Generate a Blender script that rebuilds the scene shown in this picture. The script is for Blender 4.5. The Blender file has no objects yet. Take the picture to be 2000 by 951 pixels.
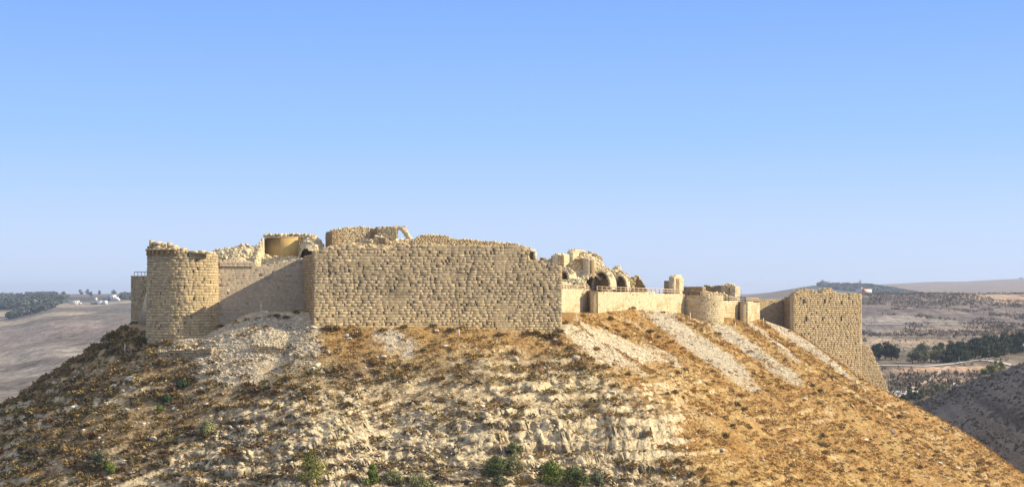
import bpy, math, random
import numpy as np
from mathutils import Vector

random.seed(7)
R = np.random.default_rng(11)
F, HY = 3000.0, 572.0
SC = bpy.context.scene
COL = SC.collection
PI = math.pi

def P(px, py, d):
    return np.array([(px - 1000) / F * d, d, (HY - py) / F * d])

# ------------------------------------------------------------------ noise
def _hash(ix, iy, iz, seed):
    n = (ix * 374761393 + iy * 668265263 + iz * 2147483647 + seed * 1274126177) & 0xFFFFFFFF
    n = ((n ^ (n >> 13)) * 1274126177) & 0xFFFFFFFF
    n = ((n ^ (n >> 16)) * 2246822519) & 0xFFFFFFFF
    return ((n ^ (n >> 15)) & 0xFFFFFF) / float(0xFFFFFF)

def vn(x, y, seed=0):
    x = np.asarray(x, float); y = np.asarray(y, float)
    ix = np.floor(x).astype(np.int64); iy = np.floor(y).astype(np.int64)
    fx = x - ix; fy = y - iy
    fx = fx * fx * (3 - 2 * fx); fy = fy * fy * (3 - 2 * fy)
    a = _hash(ix, iy, 0, seed); b = _hash(ix + 1, iy, 0, seed)
    c = _hash(ix, iy + 1, 0, seed); d = _hash(ix + 1, iy + 1, 0, seed)
    return (a * (1 - fx) + b * fx) * (1 - fy) + (c * (1 - fx) + d * fx) * fy

def fbm(x, y, octv=4, seed=0, gain=.5):
    s = 0; a = 1; t = 0
    for o in range(octv):
        s = s + a * (vn(x * 2 ** o + 17.3 * o, y * 2 ** o - 9.1 * o, seed + o) - .5); t += a; a *= gain
    return s / t * 2          # about -1..1

def sstep(a, b, x):
    t = np.clip((x - a) / (b - a), 0, 1)
    return t * t * (3 - 2 * t)

# ------------------------------------------------------------------ mesh helpers
def make_mesh(name, verts, faces_list, alb=None, smooth=False):
    """faces_list: list of int arrays (n,k)."""
    me = bpy.data.meshes.new(name)
    verts = np.asarray(verts, np.float32)
    me.vertices.add(len(verts)); me.vertices.foreach_set('co', verts.ravel())
    loops = np.concatenate([f.ravel() for f in faces_list]).astype(np.int32)
    tot = np.concatenate([np.full(len(f), f.shape[1], np.int32) for f in faces_list])
    start = np.concatenate([[0], np.cumsum(tot)[:-1]]).astype(np.int32)
    me.loops.add(len(loops)); me.loops.foreach_set('vertex_index', loops)
    me.polygons.add(len(tot)); me.polygons.foreach_set('loop_start', start)
    me.polygons.foreach_set('loop_total', tot)
    if smooth:
        me.polygons.foreach_set('use_smooth', np.ones(len(tot), bool))
    if alb is not None:
        at = me.attributes.new('alb', 'FLOAT_COLOR', 'POINT')
        c = np.ones((len(verts), 4), np.float32); c[:, :3] = alb
        at.data.foreach_set('color', c.ravel())
    me.update(calc_edges=True)
    return me

class MB:
    def __init__(s): s.v = []; s.f = {}; s.c = []; s.n = 0
    def add(s, v, f, c):
        v = np.asarray(v, float).reshape(-1, 3)
        for a in (f if isinstance(f, list) else [f]):
            a = np.asarray(a, int)
            s.f.setdefault(a.shape[1], []).append(a + s.n)
        c = np.asarray(c, float)
        if c.ndim == 1: c = np.tile(c, (len(v), 1))
        s.v.append(v); s.c.append(c); s.n += len(v)
    def build(s, name, mat, parent=None, smooth=False):
        me = make_mesh(name, np.concatenate(s.v), [np.concatenate(a) for a in s.f.values()], np.concatenate(s.c), smooth)
        o = bpy.data.objects.new(name, me); COL.objects.link(o)
        me.materials.append(mat)
        if parent is not None:
            o.parent = parent
            o.location = -Vector(parent.location)
        return o

BOXF = np.array([[0, 1, 2, 3], [7, 6, 5, 4], [0, 4, 5, 1], [1, 5, 6, 2], [2, 6, 7, 3], [3, 7, 4, 0]])
def box(mb, c, s, col, rz=0.0, jit=0.0):
    sx, sy, sz = np.array(s) / 2
    v = np.array([[-sx, -sy, -sz], [-sx, sy, -sz], [sx, sy, -sz], [sx, -sy, -sz], [-sx, -sy, sz], [-sx, sy, sz], [sx, sy, sz], [sx, -sy, sz]])
    if jit: v += R.uniform(-jit, jit, v.shape)
    cz, sn = math.cos(rz), math.sin(rz)
    v = v @ np.array([[cz, sn, 0], [-sn, cz, 0], [0, 0, 1]])
    mb.add(v + np.array(c), BOXF, col)

def bar(mb, a, b, w, col, n=6, w2=None):
    a = np.array(a, float); b = np.array(b, float); d = b - a; L = np.linalg.norm(d); d /= L
    u = np.cross(d, [0, 0, 1.0]);
    if np.linalg.norm(u) < .1: u = np.array([1.0, 0, 0])
    u /= np.linalg.norm(u); w_ = np.cross(d, u)
    w2 = w if w2 is None else w2
    t = np.arange(n) / n * 2 * PI
    ring = np.cos(t)[:, None] * u + np.sin(t)[:, None] * w_
    v = np.concatenate([a + ring * w, b + ring * w2, [a], [b]])
    i = np.arange(n); j = (i + 1) % n
    mb.add(v, [np.stack([i, j, j + n, i + n], 1), np.stack([j, i, np.full(n, 2 * n)], 1), np.stack([i + n, j + n, np.full(n, 2 * n + 1)], 1)], col)

def rand_rot(n):
    q = R.normal(size=(n, 4)); q /= np.linalg.norm(q, axis=1)[:, None]
    w, x, y, z = q.T
    return np.stack([np.stack([1 - 2 * (y * y + z * z), 2 * (x * y - z * w), 2 * (x * z + y * w)], 1),
                     np.stack([2 * (x * y + z * w), 1 - 2 * (x * x + z * z), 2 * (y * z - x * w)], 1),
                     np.stack([2 * (x * z - y * w), 2 * (y * z + x * w), 1 - 2 * (x * x + y * y)], 1)], 1)

def rocks(mb, pts, size, col, cv=.12, flat=.75):
    """many angular stones; pts (n,3), size (n,), col (3,) or (n,3)"""
    n = len(pts)
    if n == 0: return
    b = np.array([[-1, -1, -1], [-1, 1, -1], [1, 1, -1], [1, -1, -1], [-1, -1, 1], [-1, 1, 1], [1, 1, 1], [1, -1, 1]]) * .5
    v = b[None] * R.uniform(.55, 1.15, (n, 1, 3)) + R.uniform(-.12, .12, (n, 8, 3))
    v = np.einsum('nij,nkj->nki', rand_rot(n), v)
    v[:, :, 2] *= flat
    v = v * np.asarray(size)[:, None, None] + np.asarray(pts)[:, None]
    f = (BOXF[None] + (np.arange(n) * 8)[:, None, None]).reshape(-1, 4)
    col = np.broadcast_to(np.asarray(col, float), (n, 3))
    c = col * (1 + R.normal(0, cv, (n, 1))).clip(.55, 1.4) * (1 + R.normal(0, cv * .15, (n, 3)))
    mb.add(v.reshape(-1, 3), f, np.repeat(c, 8, axis=0))

# ------------------------------------------------------------------ materials
def mat(name, nscale=3.0, lo=.72, hi=1.2, bump=.3, bscale=6.0, bdist=.1, rough=.92, speck=None, col=None, spec=.2, stretch=None):
    m = bpy.data.materials.new(name); m.use_nodes = True
    nt = m.node_tree; N = nt.nodes; L = nt.links
    bs = N['Principled BSDF']; bs.inputs['Roughness'].default_value = rough
    bs.inputs['Specular IOR Level'].default_value = spec
    geo = N.new('ShaderNodeNewGeometry')
    pos = geo.outputs['Position']
    if stretch:
        mp = N.new('ShaderNodeMapping'); mp.inputs['Scale'].default_value = stretch
        L.new(pos, mp.inputs[0]); pos = mp.outputs[0]
    if col is None:
        at = N.new('ShaderNodeAttribute'); at.attribute_name = 'alb'; base = at.outputs['Color']
    else:
        rgb = N.new('ShaderNodeRGB'); rgb.outputs[0].default_value = (*col, 1); base = rgb.outputs[0]
    def nz(scale, detail=6, rg=.6):
        n = N.new('ShaderNodeTexNoise'); n.inputs['Scale'].default_value = scale
        n.inputs['Detail'].default_value = detail; n.inputs['Roughness'].default_value = rg
        L.new(pos, n.inputs['Vector']); return n
    n1 = nz(nscale)
    mr = N.new('ShaderNodeMapRange'); mr.inputs[1].default_value = .3; mr.inputs[2].default_value = .7
    mr.inputs[3].default_value = lo; mr.inputs[4].default_value = hi
    L.new(n1.outputs['Fac'], mr.inputs[0])
    fac = mr.outputs[0]
    if speck:
        s_scale, s_lo, s_hi = speck
        vo = N.new('ShaderNodeTexVoronoi'); vo.inputs['Scale'].default_value = s_scale
        L.new(pos, vo.inputs['Vector'])
        bw = N.new('ShaderNodeSeparateColor'); L.new(vo.outputs['Color'], bw.inputs[0])
        m2 = N.new('ShaderNodeMapRange'); m2.inputs[3].default_value = s_lo; m2.inputs[4].default_value = s_hi
        L.new(bw.outputs[0], m2.inputs[0])
        mu = N.new('ShaderNodeMath'); mu.operation = 'MULTIPLY'; L.new(fac, mu.inputs[0]); L.new(m2.outputs[0], mu.inputs[1])
        fac = mu.outputs[0]
    vm = N.new('ShaderNodeVectorMath'); vm.operation = 'SCALE'
    L.new(base, vm.inputs[0]); L.new(fac, vm.inputs['Scale'])
    L.new(vm.outputs[0], bs.inputs['Base Color'])
    if bump:
        n2 = nz(bscale, 8, .65)
        bp = N.new('ShaderNodeBump'); bp.inputs['Strength'].default_value = bump; bp.inputs['Distance'].default_value = bdist
        L.new(n2.outputs['Fac'], bp.inputs['Height']); L.new(bp.outputs[0], bs.inputs['Normal'])
    return m

M_STONE = mat('weathered_limestone', 2.2, .78, 1.16, .5, 7, .12)
M_PLASTER = mat('lime_plaster', 1.2, .85, 1.1, .3, 4, .05)
M_RUB = mat('rubble_stone', 5, .75, 1.2, .4, 9, .08)
M_HILL = mat('hill_soil', 1.6, .62, 1.3, .9, 2.4, .5, speck=(2.6, .72, 1.22))
M_FAR = mat('far_land', .035, .72, 1.22, .0, 1, 1, speck=None)
M_SCRUB = mat('dry_scrub', 4, .8, 1.2, 0, 1, 1)
M_LEAF = mat('leaves', 3, .8, 1.2, 0, 1, 1, rough=.75)
M_BARK = mat('bark', 8, .7, 1.2, .4, 12, .05)
M_WOOD = mat('weathered_timber', 6, .85, 1.15, .2, 10, .02)
M_METAL = mat('dark_metal', 6, .9, 1.1, 0, 1, 1, rough=.5, col=(.03, .03, .032))
M_PAINT = mat('white_render', .8, .92, 1.05, 0, 1, 1, rough=.8)
M_ROAD = mat('pale_track', .5, .85, 1.15, 0, 1, 1)

# far land: two scales of mottling
def far_detail():
    nt = M_FAR.node_tree; N = nt.nodes; L = nt.links
    bs = N['Principled BSDF']
    src = bs.inputs['Base Color'].links[0].from_socket
    geo = N.new('ShaderNodeNewGeometry')
    mp = N.new('ShaderNodeMapping'); mp.inputs['Scale'].default_value = (1, .14, 1); L.new(geo.outputs['Position'], mp.inputs[0])
    for sc_, lo, hi in ((.10, .76, 1.22), (.33, .55, 1.45), (1.1, .6, 1.4)):
        n = N.new('ShaderNodeTexNoise'); n.inputs['Scale'].default_value = sc_; n.inputs['Detail'].default_value = 5
        n.inputs['Roughness'].default_value = .7
        L.new(mp.outputs[0], n.inputs['Vector'])
        mr = N.new('ShaderNodeMapRange'); mr.inputs[1].default_value = .35; mr.inputs[2].default_value = .65
        mr.inputs[3].default_value = lo; mr.inputs[4].default_value = hi
        L.new(n.outputs['Fac'], mr.inputs[0])
        vm = N.new('ShaderNodeVectorMath'); vm.operation = 'SCALE'
        L.new(src, vm.inputs[0]); L.new(mr.outputs[0], vm.inputs['Scale']); src = vm.outputs[0]
    L.new(src, bs.inputs['Base Color'])
far_detail()

def tag(o, label=None, cat=None, group=None, kind=None):
    if label: o['label'] = label
    if cat: o['category'] = cat
    if group: o['group'] = group
    if kind: o['kind'] = kind
    return o
def thing(name, loc, label, cat, group=None):
    o = bpy.data.objects.new(name, None); COL.objects.link(o)
    o.location = Vector([float(a) for a in loc]); o.empty_display_size = .5
    return tag(o, label, cat, group, 'thing')
def dup(root, loc, rz=0, scale=None, label=None, group=None):
    r = root.copy(); COL.objects.link(r); r.location = Vector([float(a) for a in loc]); r.rotation_euler = (0, 0, rz)
    if scale is not None: r.scale = scale
    if label: r['label'] = label
    if group: r['group'] = group
    for ch in root.children:
        c = ch.copy(); COL.objects.link(c); c.parent = r
    return r

# ------------------------------------------------------------------ colours (linear albedo)
C_WARM = np.array([.52, .395, .208])
C_GREY = np.array([.44, .34, .195])
C_CREAM = np.array([.62, .51, .31])
C_SHADE_BROWN = np.array([.31, .19, .08])  # for shaded faces: shade put into the stone colour

# ------------------------------------------------------------------ the hill
POLY = [(-66, 292, -5.3), (-67.5, 272, -5.6), (-59.5, 257, -6.9), (-54, 250.2, -7.6), (-47, 252, -6.6), (-42, 256, -3.4), (-36, 255, -3.4),
        (-32.5, 249.4, -5.5), (-12, 254.6, -5.6), (8.6, 261.0, -6.8), (10.5, 268, -5.2), (11.5, 279, -3.6), (15.5, 292, -3.9), (24, 307, -3.3), (36, 329, -4.2),
        (41, 330, -6.2), (46, 331.5, -7.4), (48, 338, -5.4), (53.4, 348.6, -6.9), (58.5, 360, -6.2), (66.2, 363, -8.6), (65.5, 384, -8.6)]
PX = np.array(POLY)
def hill_base(x, y):
    x = np.asarray(x, float); y = np.asarray(y, float)
    best = np.full(x.shape, -1e9); dmin = np.full(x.shape, 1e9); zn = np.zeros(x.shape)
    sl = .62 + .03 * fbm(x * .03, y * .03, 2, 5) + .05 * sstep(-62, -92, x)
    n = len(POLY)
    inside = np.zeros(x.shape, bool)
    for i in range(n):
        a = PX[i]; b = PX[(i + 1) % n]
        d = b[:2] - a[:2]; L2 = d @ d
        t = np.clip(((x - a[0]) * d[0] + (y - a[1]) * d[1]) / L2, 0, 1)
        cx = a[0] + t * d[0]; cy = a[1] + t * d[1]; cz = a[2] + t * (b[2] - a[2])
        dd = np.hypot(x - cx, y - cy)
        best = np.maximum(best, cz - sl * dd)
        m = dd < dmin; dmin = np.where(m, dd, dmin); zn = np.where(m, cz, zn)
        cond = ((a[1] > y) != (b[1] > y)) & (x < (b[0] - a[0]) * (y - a[1]) / (b[1] - a[1] + 1e-9) + a[0])
        inside ^= cond
    h = np.where(inside, zn + .04 * np.minimum(dmin, 30), best)
    return h, np.where(inside, 0, dmin)

def hill_h(x, y):
    x = np.asarray(x, float); y = np.asarray(y, float)
    h, d = hill_base(x, y)
    w = sstep(0, 6, d)
    # debris mound in front of the left curtain wall
    ax, ay, az = -41.5, 255.5, -2.9
    dm = np.hypot((x - ax) * .80, (y - ay))
    h = np.maximum(h, az - .50 * dm - .006 * dm ** 2 + .25 * fbm(x * .3, y * .3, 3, 3)) if True else h
    h = h - 2.6 * np.exp(-(((x - 83) / 11.) ** 2 + ((y - 364) / 16.) ** 2))
    h = h + w * (1.3 * fbm(x * .05, y * .05, 3, 21) + .55 * fbm(x * .22, y * .22, 3, 22))
    # cliff band
    u = x + .25 * (250 - y)
    cm = sstep(-46, -34, u + 3 * fbm(x * .2, y * .2, 2, 8)) * (1 - sstep(24, 30, u + 2 * fbm(x * .3, y * .3, 2, 9)))
    tall = sstep(-16, 0, u)
    cm = cm * sstep(-12.0, -16.5, h + 1.0 * fbm(x * .1, y * .1, 2, 35))
    wx = x + 1.2 * fbm(x * .3, y * .3, 2, 36); wy = h + .6 * fbm(x * .4, y * .4, 2, 37)
    blk = _hash(np.floor(wx / 1.9).astype(np.int64), np.floor(wy / 1.5).astype(np.int64), 0, 38) - .5
    blk2 = _hash(np.floor(wx / .8 + 7).astype(np.int64), np.floor(wy / .6).astype(np.int64), 0, 39) - .5
    n1 = fbm(x * .07 + 3, h * .05, 2, 31) * 2.4 + fbm(x * .28, h * .5, 2, 32) * .8
    rid = np.abs(fbm(x * .07, h * .2, 2, 33)); n1 = n1 - .5 * sstep(.16, .0, rid)
    t = h + n1 * cm
    xp = [-200, -29.5, -24.3, -22.3, -17.0, -12, 200]
    fp_s = [-200, -29.5, -24.6, -22.3, -17.0, -12, 200]
    fp_t = [-200, -29.5, -25.0, -19.9, -16.4, -12, 200]
    ms = np.interp(t, xp, fp_s); mt = np.interp(t, xp, fp_t)
    m = ms * (1 - tall) + mt * tall
    h = h * (1 - cm) + (m - n1 * .30) * cm
    # strata ledges
    q = h - .20 * x * sstep(-10, -40, x) + .35 * fbm(x * .06, y * .06, 2, 41)
    per = 1.7
    fr = (q / per) % 1.0
    led = (sstep(.0, .22, fr) - fr) * per
    mask = np.clip(.25 + .9 * fbm(x * .05, y * .05, 3, 42) + .3 * sstep(-14, -22, h) - .5 * sstep(10, 30, x - .3 * (250 - y)), 0, 1)
    h = h + led * mask * .8 * w
    per2 = .62; fr2 = (q / per2) % 1.0
    h = h + (sstep(.0, .3, fr2) - fr2) * per2 * np.clip(mask * 1.2 + .9 * cm, 0, 1) * .7 * w
    rg = .55 + .8 * cm + .7 * mask
    gz = 1 - .5 * sstep(0, 12, x - 8 - (262 - y) * .62)
    h = h + (.35 * w + .1) * rg * gz * (.34 * fbm(x * .8, y * .8, 3, 51) + .42 * fbm(x * 2.2, y * 2.2, 2, 52))
    bk = _hash(np.floor(x / .9 + .8 * fbm(x * .7, y * .7, 2, 53)).astype(np.int64), np.floor(y / .7 + fbm(x * .6, y * .6, 2, 54)).astype(np.int64), 0, 55)
    h = h + np.where(bk > .80, (bk - .80) * 1.5, 0) * np.clip(mask * 1.3 + cm, 0, 1) * w
    return h, d, cm, mask

def hit(px, py, f=None, y0=200.0, y1=420.0, step=.2):
    ys = np.arange(y0, y1, step)
    xs = (px - 1000) / F * ys; zs = (HY - py) / F * ys
    hh = (f or (lambda a, b: hill_h(a, b)[0]))(xs, ys)
    k = np.argmax(hh >= zs)
    if not (hh[k] >= zs[k]): return None
    return np.array([xs[k], ys[k], hh[k]])

def to_px(x, y, z):
    return 1000 + F * x / y, HY - F * z / y

# scree fans as world-space tracks: (from px, to px, half widths)
FANS = []
def fan(p0, p1, w0, w1, colr, name):
    a = hit(*p0); b = hit(*p1)
    if a is None or b is None: print('fan miss', p0, p1); return
    FANS.append((a[:2], b[:2], w0, w1, np.array(colr), name))
SG = (.52, .44, .305); SW = (.60, .50, .33)
fan((510, 612), (500, 655), 9, 10, SG, 'm')
fan((480, 650), (430, 712), 6.5, 3.5, SG, 'm')
fan((545, 650), (600, 690), 3.5, 2, SG, 'm')
fan((420, 640), (330, 690), 2.5, 2, SG, 'm')
fan((1112, 640), (1180, 690), 3.4, 5.4, SW, 'w')
fan((1180, 668), (1285, 692), 4.6, 3.4, SW, 'w')
fan((1180, 690), (1240, 722), 3.0, .8, SW, 'w')
fan((1300, 628), (1385, 685), 6.0, 8.0, SG, 'g')
fan((1385, 685), (1450, 745), 7.5, 3.5, SG, 'g')
fan((1422, 650), (1535, 733), 3.6, 3.0, SG, 'g')
fan((1468, 636), (1545, 695), 3.4, 2.2, SG, 'g')
fan((1510, 633), (1600, 690), 3.0, 3.2, SG, 'g')
fan((1600, 690), (1700, 770), 2.8, 1.2, SG, 'g')
fan((745, 655), (790, 680), 2.0, 1.6, SG, 'g')
fan((1260, 610), (1330, 620), .8, .8, SG, 'g')

def fan_mask(x, y):
    m = np.zeros(x.shape); col = np.zeros(x.shape + (3,))
    wob = 3.0 * fbm(x * .22, y * .22, 3, 61) + 1.6 * fbm(x * 1.3, y * 1.3, 3, 62)
    for a, b, w0, w1, c, _ in FANS:
        d = b - a; t = np.clip(((x - a[0]) * d[0] + (y - a[1]) * d[1]) / (d @ d), 0, 1)
        dd = np.hypot(x - a[0] - t * d[0], y - a[1] - t * d[1]) + wob * .7
        w = w0 + (w1 - w0) * t
        k = sstep(w + 1.3, w - 1.1, dd)
        k = k * (1 - .55 * sstep(.35, 1.0, t) * sstep(-.25, .3, fbm(x * .9, y * .9, 2, 64)))
        col = np.where((k > m)[..., None], c, col); m = np.maximum(m, k)
    return m, col

def zone_grass(x, y, z):
    """how far the ochre grass of the eastern slope covers the ground"""
    s = x - 8 - (262 - y) * .62
    g = sstep(-7, 9, s + 6 * fbm(x * .06, y * .06, 3, 71))
    top = sstep(-13, -8.5, z + 2.5 * fbm(x * .1, y * .1, 3, 72)) * sstep(-36, -28, x)
    return np.clip(np.maximum(g, top * .75), 0, 1)

def grid_mesh(name, xs, ys, fn, smooth=True, mat_=None, cull=None, disp=None):
    X, Y = np.meshgrid(xs, ys)
    Z, C = fn(X, Y)
    if disp is not None: X, Y = disp(X, Y, Z)
    nx, ny = len(xs), len(ys)
    idx = np.arange(nx * ny).reshape(ny, nx)
    f = np.stack([idx[:-1, :-1], idx[:-1, 1:], idx[1:, 1:], idx[1:, :-1]], -1).reshape(-1, 4)
    if cull is not None:
        zf = Z.ravel()[f].max(1); f = f[zf > cull]
    me = make_mesh(name, np.stack([X, Y, Z], -1).reshape(-1, 3), [f], C.reshape(-1, 3), smooth)
    if mat_: me.materials.append(mat_)
    o = bpy.data.objects.new(name, me); COL.objects.link(o)
    return o

def hill_surface(x, y):
    h, d, cm, mask = hill_h(x, y)
    gy, gx = np.gradient(h, y[:, 0], x[0], edge_order=1)
    slope = np.hypot(gx, gy)
    g = zone_grass(x, y, h)
    n = fbm(x * .25, y * .25, 4, 81); n2 = fbm(x * .9, y * .9, 3, 82); nb = fbm(x * .04, y * .04, 3, 83)
    soil = np.array([.30, .215, .11]); pale = np.array([.51, .405, .23]); ochre = np.array([.37, .20, .052])
    ochre2 = np.array([.43, .27, .088]); brown = np.array([.27, .185, .095])
    c = soil + (pale - soil) * (sstep(-.1, .55, n + .6 * nb) * (1 - .5 * sstep(-25, -50, x)))[..., None]
    c = c + (brown - c) * (sstep(-.15, .4, n2 * .6 - n * .6) * .75)[..., None]
    oc = ochre + (ochre2 - ochre) * sstep(-.4, .4, n)[..., None]
    gg = g * sstep(-.75, .05, n2 * .7 + n * .5 + .25)
    c = c + (oc - c) * (gg * .9)[..., None]
    # bare limestone on ledges and the cliff
    rk = np.clip(sstep(1.2, 2.1, slope) * (.35 + .65 * mask + cm), 0, 1)
    rk = np.maximum(rk, cm * sstep(.85, 1.4, slope))
    rk = np.maximum(rk, sstep(.28, .5, fbm(x * .14, y * .14, 4, 84) + .1 * mask - .05) * .7 * (1 - .5 * g))
    qq = h - .24 * x + .5 * fbm(x * .1, y * .1, 2, 87)
    bnd = sstep(.56, .74, vn(qq * .75, x * .035 + y * .02, 88)) * sstep(-.3, .25, fbm(x * .09, y * .09, 3, 89)) * sstep(-8, -22, x) * sstep(-12, -17, h)
    rk = np.maximum(rk, bnd * .85)
    rock = np.array([.66, .535, .325]) * (1 + .12 * n2[..., None])
    c = c + (rock - c) * rk[..., None]
    fm, fc = fan_mask(x, y)
    c = c + (fc * (1 + .10 * n2[..., None]) - c) * fm[..., None]
    h = h + fm * .10 * fbm(x * 3.1, y * 3.1, 2, 86)
    return np.maximum(h, -56), np.clip(c, .03, .75)

def cliff_disp(X, Y, Z):
    # break the steep rock face sideways into beds, blocks and hollows
    h, d, cm, mask = hill_h(X, Y)
    gy = np.gradient(h, Y[:, 0], axis=0)
    st = sstep(.75, 1.4, np.abs(gy)) * cm
    for _ in range(2):
        st = (st + np.roll(st, 1, 0) + np.roll(st, -1, 0)) / 3
    wx = X + .9 * fbm(X * .4, Z * .4, 2, 301); wz = Z + .12 * X * .3 + .35 * fbm(X * .35, Z * .5, 2, 302)
    def cell(sx, sz, sd):
        row = np.floor(wz / sz).astype(np.int64)
        off = _hash(row, row * 0, 0, sd + 50)
        return _hash(np.floor(wx / sx + off * 3).astype(np.int64), row, 0, sd) - .5
    bed = _hash(np.floor(wz / .75).astype(np.int64), np.zeros_like(X, dtype=np.int64), 0, 305) - .5
    dsp = 1.15 * bed + 1.1 * cell(2.3, 1.3, 306) + .7 * cell(.9, .55, 307) + .8 * fbm(X * .9, Z * 1.1, 4, 308) + .4 * fbm(X * 2.6, Z * 3.0, 3, 310) + 1.6 * sstep(.25, .55, fbm(X * .22, Z * .3, 3, 309))
    return X + st * .25 * fbm(X * 1.3, Z * 1.3, 3, 311), Y + st * dsp
xs = np.arange(-135, 140, .33)
ys = np.concatenate([np.arange(178, 206, .6), np.arange(206, 213, .26), np.arange(213, 232, .13), np.arange(232, 300, .26), np.arange(300, 412, .42)])
hill = grid_mesh('castle_hill', xs, ys, hill_surface, False, M_HILL, cull=-54, disp=cliff_disp)
tag(hill, 'steep limestone hill with scree, ochre grass and ledges under the castle', None, None, 'structure')
hz = lambda x, y: hill_h(np.asarray(x, float), np.asarray(y, float))[0]

# ------------------------------------------------------------------ far ground
DN = np.array([1, 60, 150, 300, 480, 560, 620, 700, 850, 1000, 1150, 1300, 1480, 1650, 2000, 2600, 3400, 5000, 6200, 8000, 14500.])
CN = np.array([-2600, -300, 0, 120, 290, 600, 1000, 1440, 1600, 1700, 1850, 2000, 2400, 4600.])
zl = lambda *pys: None
def zz(py, d): return (HY - py) / F * d
rows = {}
near = [-1.8, -22, -45, -48]
def prof(p480, p560, p620, p700, p850, p1000, p1150, p1300, p1480, p1650, p2000, p2600, p3400, p5000, p6200, p8000, p14500):
    ps = [p480, p560, p620, p700, p850, p1000, p1150, p1300, p1480, p1650, p2000, p2600, p3400, p5000, p6200, p8000, p14500]
    return near + [zz(p, d) for p, d in zip(ps, DN[4:])]
TAB = np.array([
    prof(872, 825, 802, 775, 735, 700, 672, 650, 632, 620, 604, 586, 577, 579, 580, 581, 580),      # -2600
    prof(872, 825, 802, 775, 735, 700, 672, 650, 632, 620, 604, 586, 577, 579, 580, 581, 580),
    prof(872, 825, 802, 772, 730, 696, 670, 648, 632, 620, 602, 586, 578, 580, 580, 581, 580),      # 0
    prof(872, 825, 800, 768, 722, 685, 655, 632, 613, 603, 593, 582, 575, 577, 580, 581, 580),      # 120
    prof(872, 825, 800, 765, 718, 680, 650, 628, 610, 601, 590, 580, 574, 576, 580, 581, 580),      # 290
    prof(870, 820, 795, 760, 715, 680, 650, 628, 610, 602, 592, 582, 576, 578, 580, 581, 580),
    prof(860, 800, 770, 740, 700, 670, 645, 620, 605, 600, 592, 584, 578, 578, 578, 580, 580),
    prof(800, 755, 722, 700, 664, 635, 612, 596, 598, 598, 595, 588, 580, 576, 574, 578, 580),      # 1440
    prof(800, 750, 716, 694, 658, 625, 600, 582, 583, 585, 586, 580, 560, 562, 564, 570, 580),      # 1600
    prof(796, 748, 713, 690, 655, 620, 594, 574, 577, 580, 584, 582, 562, 558, 557, 568, 580),      # 1700
    prof(790, 745, 713, 690, 655, 620, 592, 573, 576, 580, 584, 582, 572, 556, 551, 565, 580),      # 1850
    prof(790, 742, 708, 688, 654, 620, 592, 573, 576, 580, 584, 582, 572, 552, 545, 562, 580),      # 2000
    prof(790, 742, 708, 688, 654, 620, 592, 573, 576, 580, 584, 582, 572, 552, 546, 562, 580),
    prof(790, 742, 708, 688, 654, 620, 592, 573, 576, 580, 584, 582, 572, 552, 550, 562, 580)])
def ground_z(x, y):
    d = np.maximum(y, 1.0); px = 1000 + F * x / d
    px = np.clip(px, CN[0], CN[-1] - 1e-3)
    ld = np.log(np.clip(d, 1, 14500)); LD = np.log(DN)
    i = np.clip(np.searchsorted(CN, px) - 1, 0, len(CN) - 2); j = np.clip(np.searchsorted(LD, ld) - 1, 0, len(DN) - 2)
    a = (px - CN[i]) / (CN[i + 1] - CN[i]); a = a * a * (3 - 2 * a)
    b = (ld - LD[j]) / (LD[j + 1] - LD[j]); b = np.clip(b, 0, 1)
    # rounded interpolation so that ridges do not read as creases
    def T(ii, jj): return TAB[ii, np.clip(jj, 0, len(DN) - 1)]
    def cub(ii):
        p0, p1, p2, p3 = T(ii, j - 1), T(ii, j), T(ii, j + 1), T(ii, j + 2)
        m1 = np.where((p1 - p0) * (p2 - p1) > 0, np.sign(p2 - p1) * np.minimum(np.abs(p2 - p0) * .5, 2 * np.minimum(np.abs(p1 - p0), np.abs(p2 - p1))), 0)
        m2 = np.where((p2 - p1) * (p3 - p2) > 0, np.sign(p2 - p1) * np.minimum(np.abs(p3 - p1) * .5, 2 * np.minimum(np.abs(p2 - p1), np.abs(p3 - p2))), 0)
        return (2 * b ** 3 - 3 * b ** 2 + 1) * p1 + (b ** 3 - 2 * b ** 2 + b) * m1 + (-2 * b ** 3 + 3 * b ** 2) * p2 + (b ** 3 - b ** 2) * m2
    z = cub(i) * (1 - a) + cub(i + 1) * a
    k = sstep(380, 700, d)
    z = z + k * (1.4 * fbm(x * .012, y * .006, 3, 91) + .5 * fbm(x * .06, y * .03, 3, 92)) + sstep(2500, 5000, d) * 2.5 * fbm(x * .002, y * .0012, 3, 93)
    # gullies on the far western flank
    z = z + k * sstep(1500, 900, d) * sstep(-50, -200, x) * 2.2 * fbm(x * .02 + y * .01, y * .004, 2, 94)
    # wooded hill on the eastern skyline
    hx = (1682 - 1000) / F * 3300
    z = z + 6 * np.exp(-(((x - hx) / 52.) ** 2 + ((y - 3300) / 260.) ** 2)) + 2.5 * np.exp(-(((x - hx + 70) / 60.) ** 2 + ((y - 3300) / 260.) ** 2))
    return z
def ghit(px, py, y0=440., y1=9000.):
    ys_ = np.exp(np.linspace(math.log(y0), math.log(y1), 6000))
    xs_ = (px - 1000) / F * ys_; zs_ = (HY - py) / F * ys_
    g_ = ground_z(xs_, ys_)
    k = np.argmax(g_ >= zs_)
    return np.array([xs_[k], ys_[k], g_[k]])

def ell(px, py, cx, cy, rx, ry, rot=0.0, soft=.25, wob=None):
    c, s = math.cos(rot), math.sin(rot)
    u = ((px - cx) * c + (py - cy) * s) / rx; v = (-(px - cx) * s + (py - cy) * c) / ry
    r = np.hypot(u, v)
    if wob is not None: r = r + wob
    return sstep(1 + soft, 1 - soft, r)

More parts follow.
